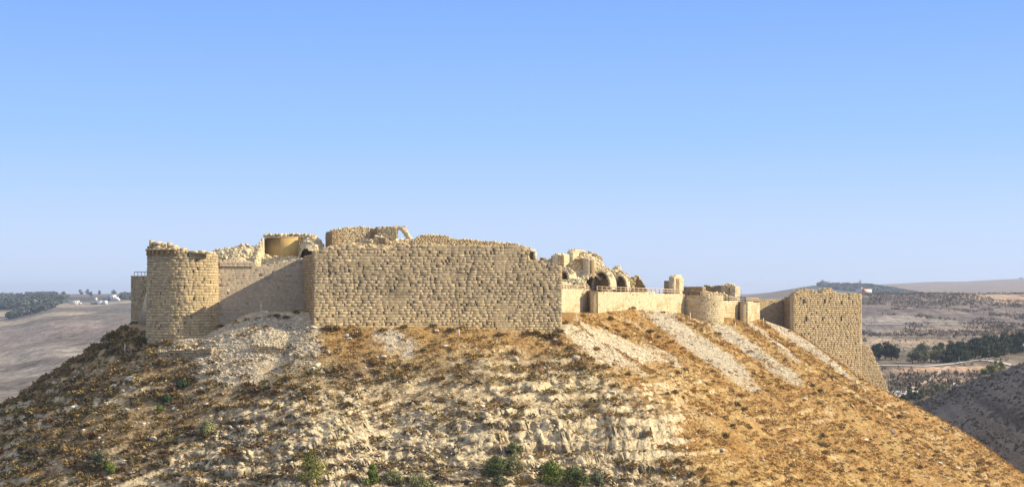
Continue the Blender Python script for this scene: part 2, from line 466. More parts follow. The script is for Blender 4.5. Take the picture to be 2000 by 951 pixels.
def seg_mask(x, y, pts, w, soft=.5):
    """world-space ribbon round a polyline"""
    m = np.zeros(x.shape)
    for a, b in zip(pts[:-1], pts[1:]):
        a = np.array(a[:2]); b = np.array(b[:2]); d = b - a
        t = np.clip(((x - a[0]) * d[0] + (y - a[1]) * d[1]) / (d @ d), 0, 1)
        dd = np.hypot(x - a[0] - t * d[0], y - a[1] - t * d[1])
        m = np.maximum(m, sstep(w * (1 + soft), w * (1 - soft), dd))
    return m
def wpatch(x, y, px, py, rx, ry, wob, rot=0.0):
    """field patch: an ellipse on the ground, in metres, centred on a place seen in the photo"""
    c = ghit(px, py)
    cs, sn = math.cos(rot), math.sin(rot)
    u = ((x - c[0]) * cs + (y - c[1]) * sn) / rx; v = (-(x - c[0]) * sn + (y - c[1]) * cs) / ry
    return sstep(1.15, .85, np.hypot(u, v) + wob)

def ground_surface(A, D):
    x = A * D; y = D
    z = ground_z(x, y)
    wob = .35 * fbm(x * .01, y * .01, 3, 101); w2 = fbm(x * .03, y * .012, 4, 102)
    left = sstep(50, -50, x)
    cl = np.array([.21, .175, .135]); cr = np.array([.165, .128, .085])
    c = cr + (cl - cr) * left[..., None]
    c = c * (1 + .16 * w2[..., None])
    def put(m, col, k=1.0):
        nonlocal c
        c = c + (np.array(col) - c) * (m * k)[..., None]
    # west
    put(wpatch(x, y, 40, 655, 60, 150, wob), (.42, .36, .27), .5)
    put(wpatch(x, y, 130, 640, 150, 90, wob), (.26, .20, .175), .5)
    put(wpatch(x, y, 60, 690, 70, 60, wob), (.44, .38, .30), .5)
    put(wpatch(x, y, 170, 720, 60, 45, wob), (.42, .37, .30), .4)
    put(wpatch(x, y, 20, 630, 90, 70, wob), (.50, .41, .28), .7)
    put(wpatch(x, y, 10, 612, 130, 140, wob), (.50, .41, .28), .7)
    put(wpatch(x, y, 60, 616, 90, 60, wob), (.16, .15, .13), .6)
    put(wpatch(x, y, 225, 591, 55, 60, wob), (.55, .45, .32), .8)
    put(wpatch(x, y, 240, 606, 25, 40, wob), (.12, .13, .10), .6)
    put(wpatch(x, y, 60, 590, 110, 500, wob), (.07, .085, .06), .9)
    c = c * np.where(x[..., None] < 0, .72, 1)
    # east
    put(wpatch(x, y, 1760, 605, 75, 190, wob * 1.3), (.15, .115, .10), .8)
    put(wpatch(x, y, 1900, 600, 170, 190, wob * 1.5), (.15, .12, .105), .8)
    put(wpatch(x, y, 1800, 628, 36, 50, wob * 1.4), (.33, .29, .23), .55)
    put(wpatch(x, y, 1750, 645, 50, 60, wob * 1.3), (.17, .15, .14), .7)
    put(wpatch(x, y, 1985, 582, 40, 75, wob * .4), (.44, .31, .20), .8)
    put(wpatch(x, y, 1920, 648, 70, 45, wob), (.29, .21, .14), .6)
    put(wpatch(x, y, 1830, 668, 42, 26, wob), (.36, .26, .16), .75)
    put(wpatch(x, y, 1740, 672, 30, 20, wob), (.34, .25, .16), .7)
    put(wpatch(x, y, 1880, 722, 28, 12, wob), (.46, .29, .17), .7)
    put(wpatch(x, y, 1930, 740, 20, 9, wob), (.42, .27, .15), .6)
    put(wpatch(x, y, 1770, 735, 30, 14, wob), (.22, .16, .12), .6)
    put(sstep(640, 655, y + 6 * fbm(x * .03, y * .03, 2, 111)) * sstep(1200, 1150, y) * sstep(120, 190, x) * sstep(.1, .5, fbm(x * .05, y * .02, 4, 112)), (.30, .25, .19), .35)
    # far ridges
    put(sstep(2600, 3000, y) * sstep(600, 900, x), (.22, .165, .12), .85)
    hx = (1682 - 1000) / F * 3300
    put(sstep(1.35, 1.05, np.hypot((x - hx + 10) / 105, (y - 3250) / 380) + wob * .3), (.055, .075, .05), .95)
    return z, np.clip(c, .03, .8)

aa = np.concatenate([np.linspace(-1.7, -.42, 40), np.linspace(-.41, .41, 620), np.linspace(.42, 1.7, 40)])
dd_ = np.concatenate([np.linspace(-40, 420, 24), np.exp(np.linspace(math.log(430), math.log(14500), 520))])
A, D = np.meshgrid(aa, dd_)
Dc = np.maximum(D, 1)
Z, Cg = ground_surface(A, Dc)
X = A * np.maximum(D, 60) if False else A * np.maximum(np.abs(D), 60)
Zb = ground_z(X, Dc); Z = np.where(D < 430, Zb, Z)
nx, ny = len(aa), len(dd_)
idx = np.arange(nx * ny).reshape(ny, nx)
fq = np.stack([idx[:-1, :-1], idx[:-1, 1:], idx[1:, 1:], idx[1:, :-1]], -1).reshape(-1, 4)
me = make_mesh('ground', np.stack([X, D, Z], -1).reshape(-1, 3), [fq], Cg.reshape(-1, 3), True)
me.materials.append(M_FAR)
ground = bpy.data.objects.new('ground', me); COL.objects.link(ground)
tag(ground, 'dry plateau and valley country running to the horizon', None, None, 'structure')

# shaded spur across the valley on the right
def spur_h(x, y):
    face = -34.9 + .64 * (x - 124.8) - .015 * (y - 460)
    # ridge line from (147,441) to (125,480), continued
    rx = 147 - .564 * (y - 441)
    over = np.maximum(x - rx, 0)
    h = face - over * 1.1 + np.minimum(over, 14) * .25
    h = h - .13 * np.maximum(430 - y, 0)
    h = np.minimum(h, -19.5 - .05 * np.abs(x - 150))
    h = h + .9 * fbm(x * .06, y * .05, 3, 121) + .5 * fbm(x * .3, y * .3, 3, 122)
    q = h - .55 * y * .2; fr = (q / 2.3) % 1
    h = h + (sstep(0, .25, fr) - fr) * 1.2 + .2 * fbm(x * 1.1, y * 1.1, 2, 123)
    return h
def spur_surface(x, y):
    h = spur_h(x, y)
    n = fbm(x * .08, y * .08, 4, 125)
    q = h - .11 * y
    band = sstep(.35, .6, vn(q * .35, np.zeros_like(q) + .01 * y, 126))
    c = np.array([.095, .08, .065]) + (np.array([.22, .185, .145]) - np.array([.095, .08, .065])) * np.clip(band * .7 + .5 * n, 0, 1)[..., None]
    return np.maximum(h, -56), c
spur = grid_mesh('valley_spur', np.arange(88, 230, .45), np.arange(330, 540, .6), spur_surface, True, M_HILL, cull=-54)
tag(spur, 'shaded grey hillside dropping into the valley at the right edge', None, None, 'structure')

# ------------------------------------------------------------------ masonry
def straight(A, B, batter=0.0, ztop=0.0):
    A = np.array(A[:2], float); B = np.array(B[:2], float); d = B - A; L = np.linalg.norm(d); d /= L
    n = np.array([d[1], -d[0]])
    def surf(u, z, out):
        u = np.asarray(u, float); z = np.asarray(z, float)
        o = out + batter * (ztop - z)
        return np.stack([A[0] + d[0] * u + n[0] * o, A[1] + d[1] * u + n[1] * o, z + 0 * u], -1)
    return surf, L, A, d
def round_(cx, cy, r, a0, a1, batter=0.0, ztop=0.0):
    """u runs along the arc from angle a0 to a1 (radians, measured from -Y towards +X)"""
    L = r * (a1 - a0)
    def surf(u, z, out):
        u = np.asarray(u, float); z = np.asarray(z, float)
        th = a0 + u / r; rr = r + out + batter * (ztop - z)
        return np.stack([cx + np.sin(th) * rr, cy - np.cos(th) * rr, z + 0 * u], -1)
    return surf, L
def prof_line(A, d, pts):
    """(px,py) on the photo -> (u,z) on the wall plane"""
    us, zs = [], []
    for px, py in pts:
        k = (px - 1000) / F
        # A + d*u : x = k*y
        u = (k * A[1] - A[0]) / (d[0] - k * d[1])
        y = A[1] + d[1] * u
        us.append(u); zs.append((HY - py) / F * y)
    o = np.argsort(us)
    return np.array(us)[o], np.array(zs)[o]

def masonry(mb, surf, L, topf, zbot, course=.46, blen=.8, prot=.13, hole=.10, colf=None, gap=.018, inset=.07, deep=.32, flat_p=.1, seed=1, back=1.6, botf=None, missing=0.0, body=True, cv=.09, flatf=None):
    rg = np.random.default_rng(seed)
    colf = colf or (lambda u, z, r: C_WARM)
    V = []; Cc = []; k = 0
    z = zbot
    topmax = max(topf(u) for u in np.linspace(0, L, 60))
    while z < topmax:
        ch = course * rg.uniform(.86, 1.14)
        u = 0.0; first = True
        while u < L - .05:
            w = blen * rg.uniform(.55, 1.55)
            if first: w *= rg.uniform(.4, 1); first = False
            if L - u - w < .3 * blen: w = L - u
            w = min(w, L - u)
            uc, zc = u + w / 2, z + ch / 2
            h_here = rg.random()
            ok = zc < topf(uc) and (botf is None or z + ch > botf(uc))
            if ok and not (rg.random() < missing):
                hw = 0
                if h_here < hole: hw = rg.uniform(.14, .38)      # a lost corner leaves a pit
                a, b = u + gap * .7, u + w - gap * .7 - min(hw, w * .5)
                lo, hi = z + gap * 1.3, z + ch - gap * 1.3
                p = prot * rg.uniform(.5, 1.0) if rg.random() > flat_p else prot * .15
                if flatf is not None and flatf(uc, zc): p = .012; b = u + w - .002; a = u + .002
                i1 = min(inset * rg.uniform(.6, 1.4), (b - a) * .35); i2 = min(inset * rg.uniform(.6, 1.4), ch * .3)
                j = rg.uniform(-.025, .025, (4, 2))
                for (o_, ia, ib) in ((-deep, 0, 0), (p * .25, 0, 0), (p, i1, i2)):
                    jj = j if o_ == p else j * 0
                    V += [surf(a + ia + jj[0, 0], lo + ib + jj[0, 1], o_), surf(b - ia + jj[1, 0], lo + ib + jj[1, 1], o_),
                          surf(b - ia + jj[2, 0], hi - ib + jj[2, 1], o_ - p * .15 * (o_ == p)), surf(a + ia + jj[3, 0], hi - ib + jj[3, 1], o_)]
                c = np.asarray(colf(uc, zc, rg.random())) * (1 + rg.normal(0, cv))
                c = c * (1 + rg.normal(0, .008, 3))
                Cc.append(c); k += 1
            u += w
        z += ch
    if k:
        V = np.array(V).reshape(-1, 3)
        base = np.array([[8, 9, 10, 11], [4, 5, 9, 8], [5, 6, 10, 9], [6, 7, 11, 10], [7, 4, 8, 11], [0, 1, 5, 4], [1, 2, 6, 5], [2, 3, 7, 6], [3, 0, 4, 7]])
        f = (base[None] + (np.arange(k) * 12)[:, None, None]).reshape(-1, 4)
        mb.add(V, f, np.repeat(np.clip(np.array(Cc), .05, .8), 12, axis=0))
    if body:
        n = max(2, int(L / .6) + 1); us = np.linspace(0, L, n)
        zt = np.array([topf(u) for u in us]) - .12
        zb = zbot - .3
        zm = np.full(n, zb)
        v = np.concatenate([surf(us, zm, -deep + .06), surf(us, zt, -deep + .06), surf(us, zt, -back), surf(us, zm, -back)])
        i = np.arange(n - 1)
        q = [np.stack([i, i + 1, i + 1 + n, i + n], 1), np.stack([i + n, i + 1 + n, i + 1 + 2 * n, i + 2 * n], 1), np.stack([i + 2 * n, i + 1 + 2 * n, i + 1 + 3 * n, i + 3 * n], 1),
             np.array([[0, n, 2 * n, 3 * n], [n - 1, 4 * n - 1, 3 * n - 1, 2 * n - 1]])]
        mb.add(v, q, np.asarray(colf(L / 2, zbot, .5)) * .82)
    # loose stones along the broken top
    return k

def topstones(mb, surf, L, topf, n, size, back=1.4, col=C_CREAM, lift=0.0):
    us = R.uniform(0, L, n); o = -R.uniform(.1, back, n)
    z = np.array([topf(u) for u in us]) + R.uniform(-.15, .12, n) + lift
    pts = np.stack([surf(us[i], z[i], o[i]) for i in range(n)])
    size *= .78; rocks(mb, pts, R.uniform(size * .5, size * 1.6, n), col)

def F_interp(us, zs):
    us = np.array(us); zs = np.array(zs)
    return lambda u: float(np.interp(u, us, zs))
def ragged(f, amp, freq, seed, step=None):
    def g(u):
        v = f(u) + amp * float(fbm(np.array(u * freq), np.array(seed * 3.3), 3, seed))
        return v
    return g

def main_col(u, z, r):
    k = float(fbm(np.array(u * .09), np.array(z * .16), 3, 201))
    low = float(sstep(2.0, -4.5, z + .09 * u + 1.5 * k))
    c = C_GREY + (C_WARM * 1.06 - C_GREY) * low
    c = c * (1 - .16 * float(sstep(.0, .6, fbm(np.array(u * .7), np.array(z * .10), 3, 205))) - .10 * float(sstep(.1, .5, fbm(np.array(u * .2), np.array(z * .5), 2, 206))))
    if r > .86: c = c * 1.15
    if r < .10: c = c * .80
    return c
def warm_col(u, z, r):
    c = C_WARM if r > .25 else C_GREY
    return c * (1.12 if r > .9 else 1)
def pale_col(u, z, r):
    k = float(fbm(np.array(u * .35), np.array(z * .8), 3, 211)) + .25 * float(fbm(np.array(u * 1.5), np.array(z * .3), 2, 212))
    c = C_CREAM + (C_WARM * .95 - C_CREAM) * float(sstep(.0, .5, k + .12 * (-3.0 - z)))
    return c * (.93 + .12 * r)
def shade_col(u, z, r):
    return (C_SHADE_BROWN * 1.15 if r < .7 else C_GREY * .9)  # shaded side walls, their shade painted into the browner stone

# ---- the long ashlar bastion
A1 = P(613, 0, 249.5); B1 = P(1097, 0, 261.5)
def bastion():
    t = thing('ashlar_bastion', (A1[0], A1[1], -6), 'long high bastion wall of rough bossed ashlar, widest wall of the castle', 'castle wall')
    s, L, A, d = straight(A1, B1)
    pts = [(613, 491), (634, 490), (636, 485), (662, 485), (664, 479), (700, 480), (702, 485), (738, 484), (760, 488), (776, 481), (812, 480), (818, 476), (880, 477), (905, 481),
           (925, 478), (960, 480), (1010, 482), (1030, 484), (1032, 506), (1047, 506), (1049, 508), (1062, 508), (1064, 513), (1078, 514), (1082, 519), (1097, 521)]
    u, z = prof_line(A, d, pts); tf = F_interp(u, z)
    ua, zq = prof_line(A, d, [(842, 491), (926, 480)])
    def patch(u_, z_): return ua[0] < u_ < ua[1] and z_ > zq.min() or float(fbm(np.array(u_ * .22), np.array(z_ * .35), 2, 77)) > .30
    mb = MB(); masonry(mb, s, L, tf, -12.5, .455, .90, .07, .14, main_col, seed=3, back=1.2, gap=.008, inset=.035, flat_p=.15, cv=.055, flatf=patch)
    topstones(mb, s, L, tf, 90, .34)
    mb.build('front_wall', M_STONE, t)
    # left return, shaded, with more shade put into its brown stone
    C = P(594, 0, 263.5)
    s2, L2, A2, d2 = straight(C, A1)
    u2, z2 = prof_line(A2, d2, [(594, 500), (604, 497), (613, 491)])
    tf2 = F_interp(u2, z2)
    mb = MB(); masonry(mb, s2, L2 - .02, tf2, -12, .455, .8, .08, .04, lambda u, z, r: C_SHADE_BROWN * 1.25 if r < .6 else C_WARM * .85, seed=4, back=.4)
    mb.build('side_wall', M_STONE, t)
    # right return
    n1 = np.array([d[1], -d[0]])
    D = np.array([B1[0], B1[1]]) - n1 * 16
    s3, L3, A3, d3 = straight(B1, D)
    mb = MB(); masonry(mb, s3, L3, lambda u: 4.45 + .2 * math.sin(u), -12, .455, .8, .1, .05, warm_col, seed=5, back=1.2)
    mb.build('side_wall', M_STONE, t)
    # fill behind
    mb = MB()
    K = [A1[:2] - n1 * 1.0 + d * 1.2, B1[:2] - n1 * 1.0 - d * 1.2, B1[:2] - n1 * 15 - d * 1.2, C[:2] + d * 1.4]
    zt = [6.2, 4.0, 4.0, 5.6]
    v = np.array([[*k, -12] for k in K] + [[*k, z_] for k, z_ in zip(K, zt)])
    mb.add(v, np.array([[4, 5, 6, 7], [0, 1, 5, 4], [1, 2, 6, 5], [2, 3, 7, 6], [3, 0, 4, 7]]), C_GREY)
    mb.build('earth_fill', M_RUB, t)
    # ruined doorway near the right end of the wall head
    mb = MB()
    def pt(px, py, dep): 
        a = prof_line(A, d, [(px, py)]); return s(a[0][0], a[1][0], -dep)
    for (pa, pb, ya, yb, dep, th, col) in ((1018, 1034, 484, 507, .6, .9, C_SHADE_BROWN * 1.2), (1030, 1034, 492, 508, .25, .5, C_CREAM), (1043, 1049, 492, 509, .2, .8, C_CREAM), (1029, 1047, 487, 492, .1, 1.0, C_CREAM),
                                       (1034, 1043, 492, 507, 2.0, .4, C_SHADE_BROWN * .9), (1058, 1068, 503, 509, .4, .7, C_SHADE_BROWN)):  # brown blocks carry the shade of jamb and chamber in their colour
        q = [pt(pa, yb, dep), pt(pb, yb, dep), pt(pb, ya, dep), pt(pa, ya, dep), pt(pa, yb, dep + th), pt(pb, yb, dep + th), pt(pb, ya, dep + th), pt(pa, ya, dep + th)]
        mb.add(np.array(q), np.array([[0, 1, 2, 3], [7, 6, 5, 4], [0, 4, 5, 1], [1, 5, 6, 2], [2, 6, 7, 3], [3, 7, 4, 0]]), col)
    mb.build('ruined_doorway', M_STONE, t)
    # rubble core standing above the ashlar
    off = n1 * -1.1
    s4, L4, A4, d4 = straight(np.array(A1[:2]) + off, np.array(B1[:2]) + off)
    u4, z4 = prof_line(A4, d4, [(800, 486), (806, 468), (818, 461), (850, 459), (872, 461), (882, 466), (900, 468), (915, 466), (935, 471), (960, 473), (985, 474), (1005, 476), (1022, 479), (1036, 487), (1045, 492), (1050, 504), (1056, 512)])
    f4 = ragged(F_interp(u4, z4), .14, 1.3, 17)
    mb = MB(); lo = u4[0]
    masonry(mb, lambda u, z, o: s4(u + lo, z, o), u4[-1] - lo, lambda u: f4(u + lo), 4.6, .30, .42, .10, .08, lambda u, z, r: C_WARM * (.85 + .3 * r), seed=8, back=1.5, deep=.25, inset=.05)
    topstones(mb, lambda u, z, o: s4(u + lo, z, o), u4[-1] - lo, lambda u: f4(u + lo), 170, .34, 1.4)
    mb.build('rubble_core', M_RUB, t)
bastion()

# ---- left curtain wall
def curtain_left():
    A = P(408, 0, 258.0); B = P(600, 0, 263.6)
    t = thing('curtain_wall', (A[0], A[1], -4), 'smooth battered curtain wall between the big round tower and the long bastion', 'castle wall', )
    s, L, A_, d = straight(A, B, .19, 5.3)
    pts = [(408, 507), (432, 507), (433, 510), (490, 511), (492, 514), (505, 519), (520, 520), (535, 515), (560, 510), (575, 507), (600, 504)]
    u, z = prof_line(A_, d, pts); tf = F_interp(u, z)
    colf = lambda u, z, r: np.array([.40, .325, .225]) * (.96 + .08 * r)
    mb = MB(); masonry(mb, s, L, tf, -8, .42, .85, .018, .02, colf, seed=21, back=2.2, cv=.03, gap=.003, inset=.03, deep=.2)
    topstones(mb, s, L, tf, 120, .32, 2.0)
    mb.build('battered_face', M_STONE, t)
    mb = MB()   # projecting course band at the left of the head
    u2, _ = prof_line(A_, d, [(428, 510), (494, 510)])
    masonry(mb, lambda u, z, o: s(u + u2[0], z, o + .28), u2[1] - u2[0], lambda u: 5.25, 4.4, .42, .9, .04, 0, colf, seed=22, back=.3, cv=.035, gap=.006, deep=.25)
    mb.build('head_band', M_STONE, t)
    mb = MB(); box(mb, (-43.5, 273.2, -1), (15, 14, 11.2), C_CREAM * .9); box(mb, (-33.2, 271.5, -1), (5.0, 13, 12.4), C_CREAM * .9)
    mb.build('earth_fill', M_RUB, t)
curtain_left()

# ---- big round tower
TC = P(357, 0, 256.5)
def big_tower():
    t = thing('round_tower', (TC[0], TC[1], -7.5), 'tall round bossed-stone tower with broken top at the left corner of the castle', 'tower', 'round towers')
    r = 5.75
    view = math.atan2(-TC[0], TC[1])        # direction towards the camera
    a0, a1 = view - 1.95, view + 1.95
    s, L = round_(TC[0], TC[1], r, a0, a1, .015, 6.5)
    def topf(u):
        th = a0 + u / r - view
        px = 357 + 67 * math.sin(max(-PI / 2, min(PI / 2, th)))
        py = np.interp(px, [288, 300, 318, 330, 345, 362, 370, 395, 424], [482, 484, 484, 485, 486, 488, 490, 493, 494])
        return (HY - py) / F * (TC[1] - r * .7)
    colf = lambda u, z, q: (C_WARM if q > .35 else C_GREY) * (.90 if z > 5 else 1) * (1 - .15 * float(sstep(.0, .5, fbm(np.array(u * .6), np.array(z * .12), 3, 207))))
    mb = MB(); masonry(mb, s, L, topf, -13, .45, .8, .095, .10, colf, seed=31, back=2.5, gap=.010, inset=.05, flat_p=.25)
    topstones(mb, s, L, topf, 130, .38, 2.2)
    mb.build('tower_wall', M_STONE, t)
    mb = MB()
    n = 32; th = np.arange(n) / n * 2 * PI
    v = np.concatenate([np.stack([TC[0] + 3.6 * np.sin(th), TC[1] - 3.6 * np.cos(th), np.full(n, 6.75)], 1), np.stack([TC[0] + 5.2 * np.sin(th), TC[1] - 5.2 * np.cos(th), np.full(n, 6.3)], 1), [[TC[0], TC[1], 6.9]]])
    i = np.arange(n); j = (i + 1) % n
    mb.add(v, [np.stack([i + n, j + n, j, i], 1), np.stack([i, j, np.full(n, 2 * n)], 1)], C_CREAM)
    mb.build('rubble_floor', M_RUB, t)
    # broken parapet standing on the left side
    mb = MB()
    def blk(px0, px1, py0, py1, dep, th_, col, jit=.07):
        a = P(px0, py1, dep); b = P(px1, py0, dep)
        box(mb, ((a[0] + b[0]) / 2, dep + th_ / 2, (a[2] + b[2]) / 2), (b[0] - a[0], th_, b[2] - a[2]), col, 0, jit)
    for q in [(291, 298, 469, 486, 253.5, 1.6, C_WARM), (298, 314, 472, 477, 252.8, 1.3, C_CREAM), (300, 306, 476, 487, 253.2, 1.0, C_CREAM), (309, 316, 476, 488, 253.2, 1.3, C_GREY), (315, 322, 474, 487, 253, 1.4, C_CREAM),
              (321, 326, 479, 487, 252.6, 1.3, C_CREAM), (326, 333, 473, 485, 252.6, 1.2, C_WARM), (333, 345, 479, 485, 252.2, 1.3, C_CREAM), (345, 350, 483, 489, 251.6, 1.2, C_CREAM), (350, 363, 484, 490, 251.4, 1.4, C_WARM),
              (318, 345, 484, 488, 251.7, 1.0, C_GREY), (304, 312, 480, 489, 252.4, .8, C_CREAM), (371, 386, 490, 495, 251.0, 1.6, C_CREAM), (386, 399, 489, 495, 251.0, 1.6, C_CREAM), (399, 412, 491, 496, 251.4, 1.6, C_CREAM)]:
        blk(*q)
    mb.build('broken_parapet', M_STONE, t)
    mb = MB()   # corbel stones under the parapet on the left
    for k in range(7):
        th_ = view - 1.25 + k * .17
        x, y = TC[0] + 5.85 * math.sin(th_), TC[1] - 5.85 * math.cos(th_)
        box(mb, (x, y, 6.55 + .02 * k), (.42, .6, .75), C_SHADE_BROWN * 1.2, th_, .05)
        box(mb, (x, y, 7.1), (.75, .8, .35), C_WARM * .9, th_, .05)
    mb.build('corbel_course', M_STONE, t)
big_tower()

# ---- far-left flanking tower with railing
def left_flank():
    A = P(256, 0, 277); B = P(300, 0, 275)
    t = thing('square_tower', (A[0], A[1], -6), 'plain square tower in shade at the far left behind the round tower', 'tower')
    s, L, A_, d = straight(A, B)
    mb = MB(); masonry(mb, s, L, lambda u: 3.1, -9, .42, .7, .07, .06, lambda u, z, r: (C_GREY if r < .6 else C_WARM * .9), seed=41, back=6)
    mb.build('tower_wall', M_STONE, t)
    s2, L2, _, _ = straight((A[0] - 1.6, A[1] + 8), A)
    mb = MB(); masonry(mb, s2, L2, lambda u: 3.1, -9, .42, .7, .07, .06, lambda u, z, r: C_GREY, seed=42, back=3)
    mb.build('side_wall', M_STONE, t)
    # smooth glacis leaning against the round tower
    q = [P(265, 629, 272), P(292, 632, 268), P(292, 553, 273.5), P(288, 560, 273.8)]
    mb = MB(); bk = [p + np.array([.5, 4, 0]) for p in q]
    q[0][2] -= 2; q[1][2] -= 3
    mb.add(np.array(q + bk), np.array([[0, 1, 2, 3], [7, 6, 5, 4], [0, 4, 5, 1], [1, 5, 6, 2], [2, 6, 7, 3], [3, 7, 4, 0]]), np.array([.45, .37, .25]))
    tag(mb.build('glacis', M_PLASTER, t), 'smooth sloping plastered glacis')
    r = thing('metal_railing', (A[0] + .5, A[1] + .5, 3.1), 'thin black metal railing on top of the shaded left square tower', 'railing', 'walkway railings')
    za = 3.08; a = P(262, 0, 276.9); b = P(297, 0, 275.3)
    mb = MB(); bar(mb, (a[0], a[1], za + .68), (b[0], b[1], za + .68), .06, (1, 1, 1)); mb.build('top_rail', M_METAL, r)
    for k in range(6):
        p = a + (b - a) * (k / 5 * .98 + .01)
        mb = MB(); bar(mb, (p[0], p[1], za - .05), (p[0], p[1], za + .66), .05, (1, 1, 1)); mb.build('post', M_METAL, r)
left_flank()

# ---- eastern front: curtain sections, buttress towers, round tower
def wall_thing(name, label, segs, zb, cat='castle wall', group=None, course=.36, blen=.6, seed=50, back=1.5, prot=.028, hole=.035):
    """segs: (partname, A(px,d), B(px,d), top[(px,py)], colf)"""
    a = P(segs[0][1][0], 0, segs[0][1][1])
    t = thing(name, (a[0], a[1], zb + 4), label, cat, group)
    for k, (pn, a_, b_, top, colf) in enumerate(segs):
        bk = .34 if pn == 'side_wall' else back
        A = P(a_[0], 0, a_[1]); B = P(b_[0], 0, b_[1])
        s, L, A_, d = straight(A, B)
        u, z = prof_line(A_, d, top); tf = F_interp(u, z)
        mb = MB(); masonry(mb, s, L, tf, zb, course, blen, prot, hole, colf, seed=seed + k, back=bk, cv=.07, gap=.006, inset=.045, deep=.22)
        mb.build(pn, M_STONE, t)
    return t
wall_thing('curtain_wall', 'short sunlit curtain wall just right of the long bastion', [('wall_face', (1088, 281), (1150, 299), [(1080, 564), (1160, 566.5)], pale_col)], -8, seed=60)
wall_thing('curtain_wall', 'longest sunlit curtain wall stretch, under the timber railing and left of the small round tower',
           [('side_wall', (1147, 298.2), (1165, 293.5), [(1140, 567.5), (1152, 567), (1170, 568)], shade_col),
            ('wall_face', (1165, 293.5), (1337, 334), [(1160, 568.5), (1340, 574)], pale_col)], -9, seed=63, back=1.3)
SM = P(1371, 0, 336.5)
def small_tower():
    t = thing('round_tower', (SM[0], SM[1], -8), 'smaller squat round tower midway along the sunlit eastern curtain', 'tower', 'round towers')
    r = 4.55; view = math.atan2(-SM[0], SM[1]); a0 = view - 2.0
    s, L = round_(SM[0], SM[1], r, a0, view + 2.0, .035, -.6)
    def colf(u, z, q): return (C_CREAM * .95 if q > .3 else C_WARM)
    mb = MB(); masonry(mb, s, L, lambda u: -.55, -13, .36, .6, .05, .04, colf, seed=71, back=1.6, gap=.012, inset=.05, deep=.25)
    mb.build('tower_wall', M_STONE, t)
    n = 32; th = np.arange(n) / n * 2 * PI
    mb = MB(); v = np.concatenate([np.stack([SM[0] + 4.2 * np.sin(th), SM[1] - 4.2 * np.cos(th), np.full(n, -.85)], 1), [[SM[0], SM[1], -.8]]])
    i = np.arange(n); mb.add(v, [np.stack([i, (i + 1) % n, np.full(n, n)], 1)], C_CREAM)
    mb.build('roof_terrace', M_RUB, t)
small_tower()
wall_thing('curtain_wall', 'sunlit curtain wall section right of the small round tower', [('wall_face', (1400, 341), (1442, 352), [(1395, 587), (1445, 588)], pale_col)], -10, seed=75)
wall_thing('buttress_tower', 'small square buttress tower with a shaded left side and bright sunlit face',
           [('side_wall', (1439, 353.5), (1458, 350), [(1430, 588), (1460, 590)], shade_col),
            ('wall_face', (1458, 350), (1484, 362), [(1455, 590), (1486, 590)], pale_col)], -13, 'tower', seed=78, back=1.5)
wall_thing('curtain_wall', 'brownish curtain wall between the square buttress tower and the tall far tower',
           [('wall_face', (1478, 373), (1534, 378), [(1475, 585), (1500, 585), (1515, 586), (1534, 584)], lambda u, z, r: C_GREY if r < .6 else C_WARM * .9)], -12, seed=82, course=.42, blen=.7, back=1.5, hole=.08)

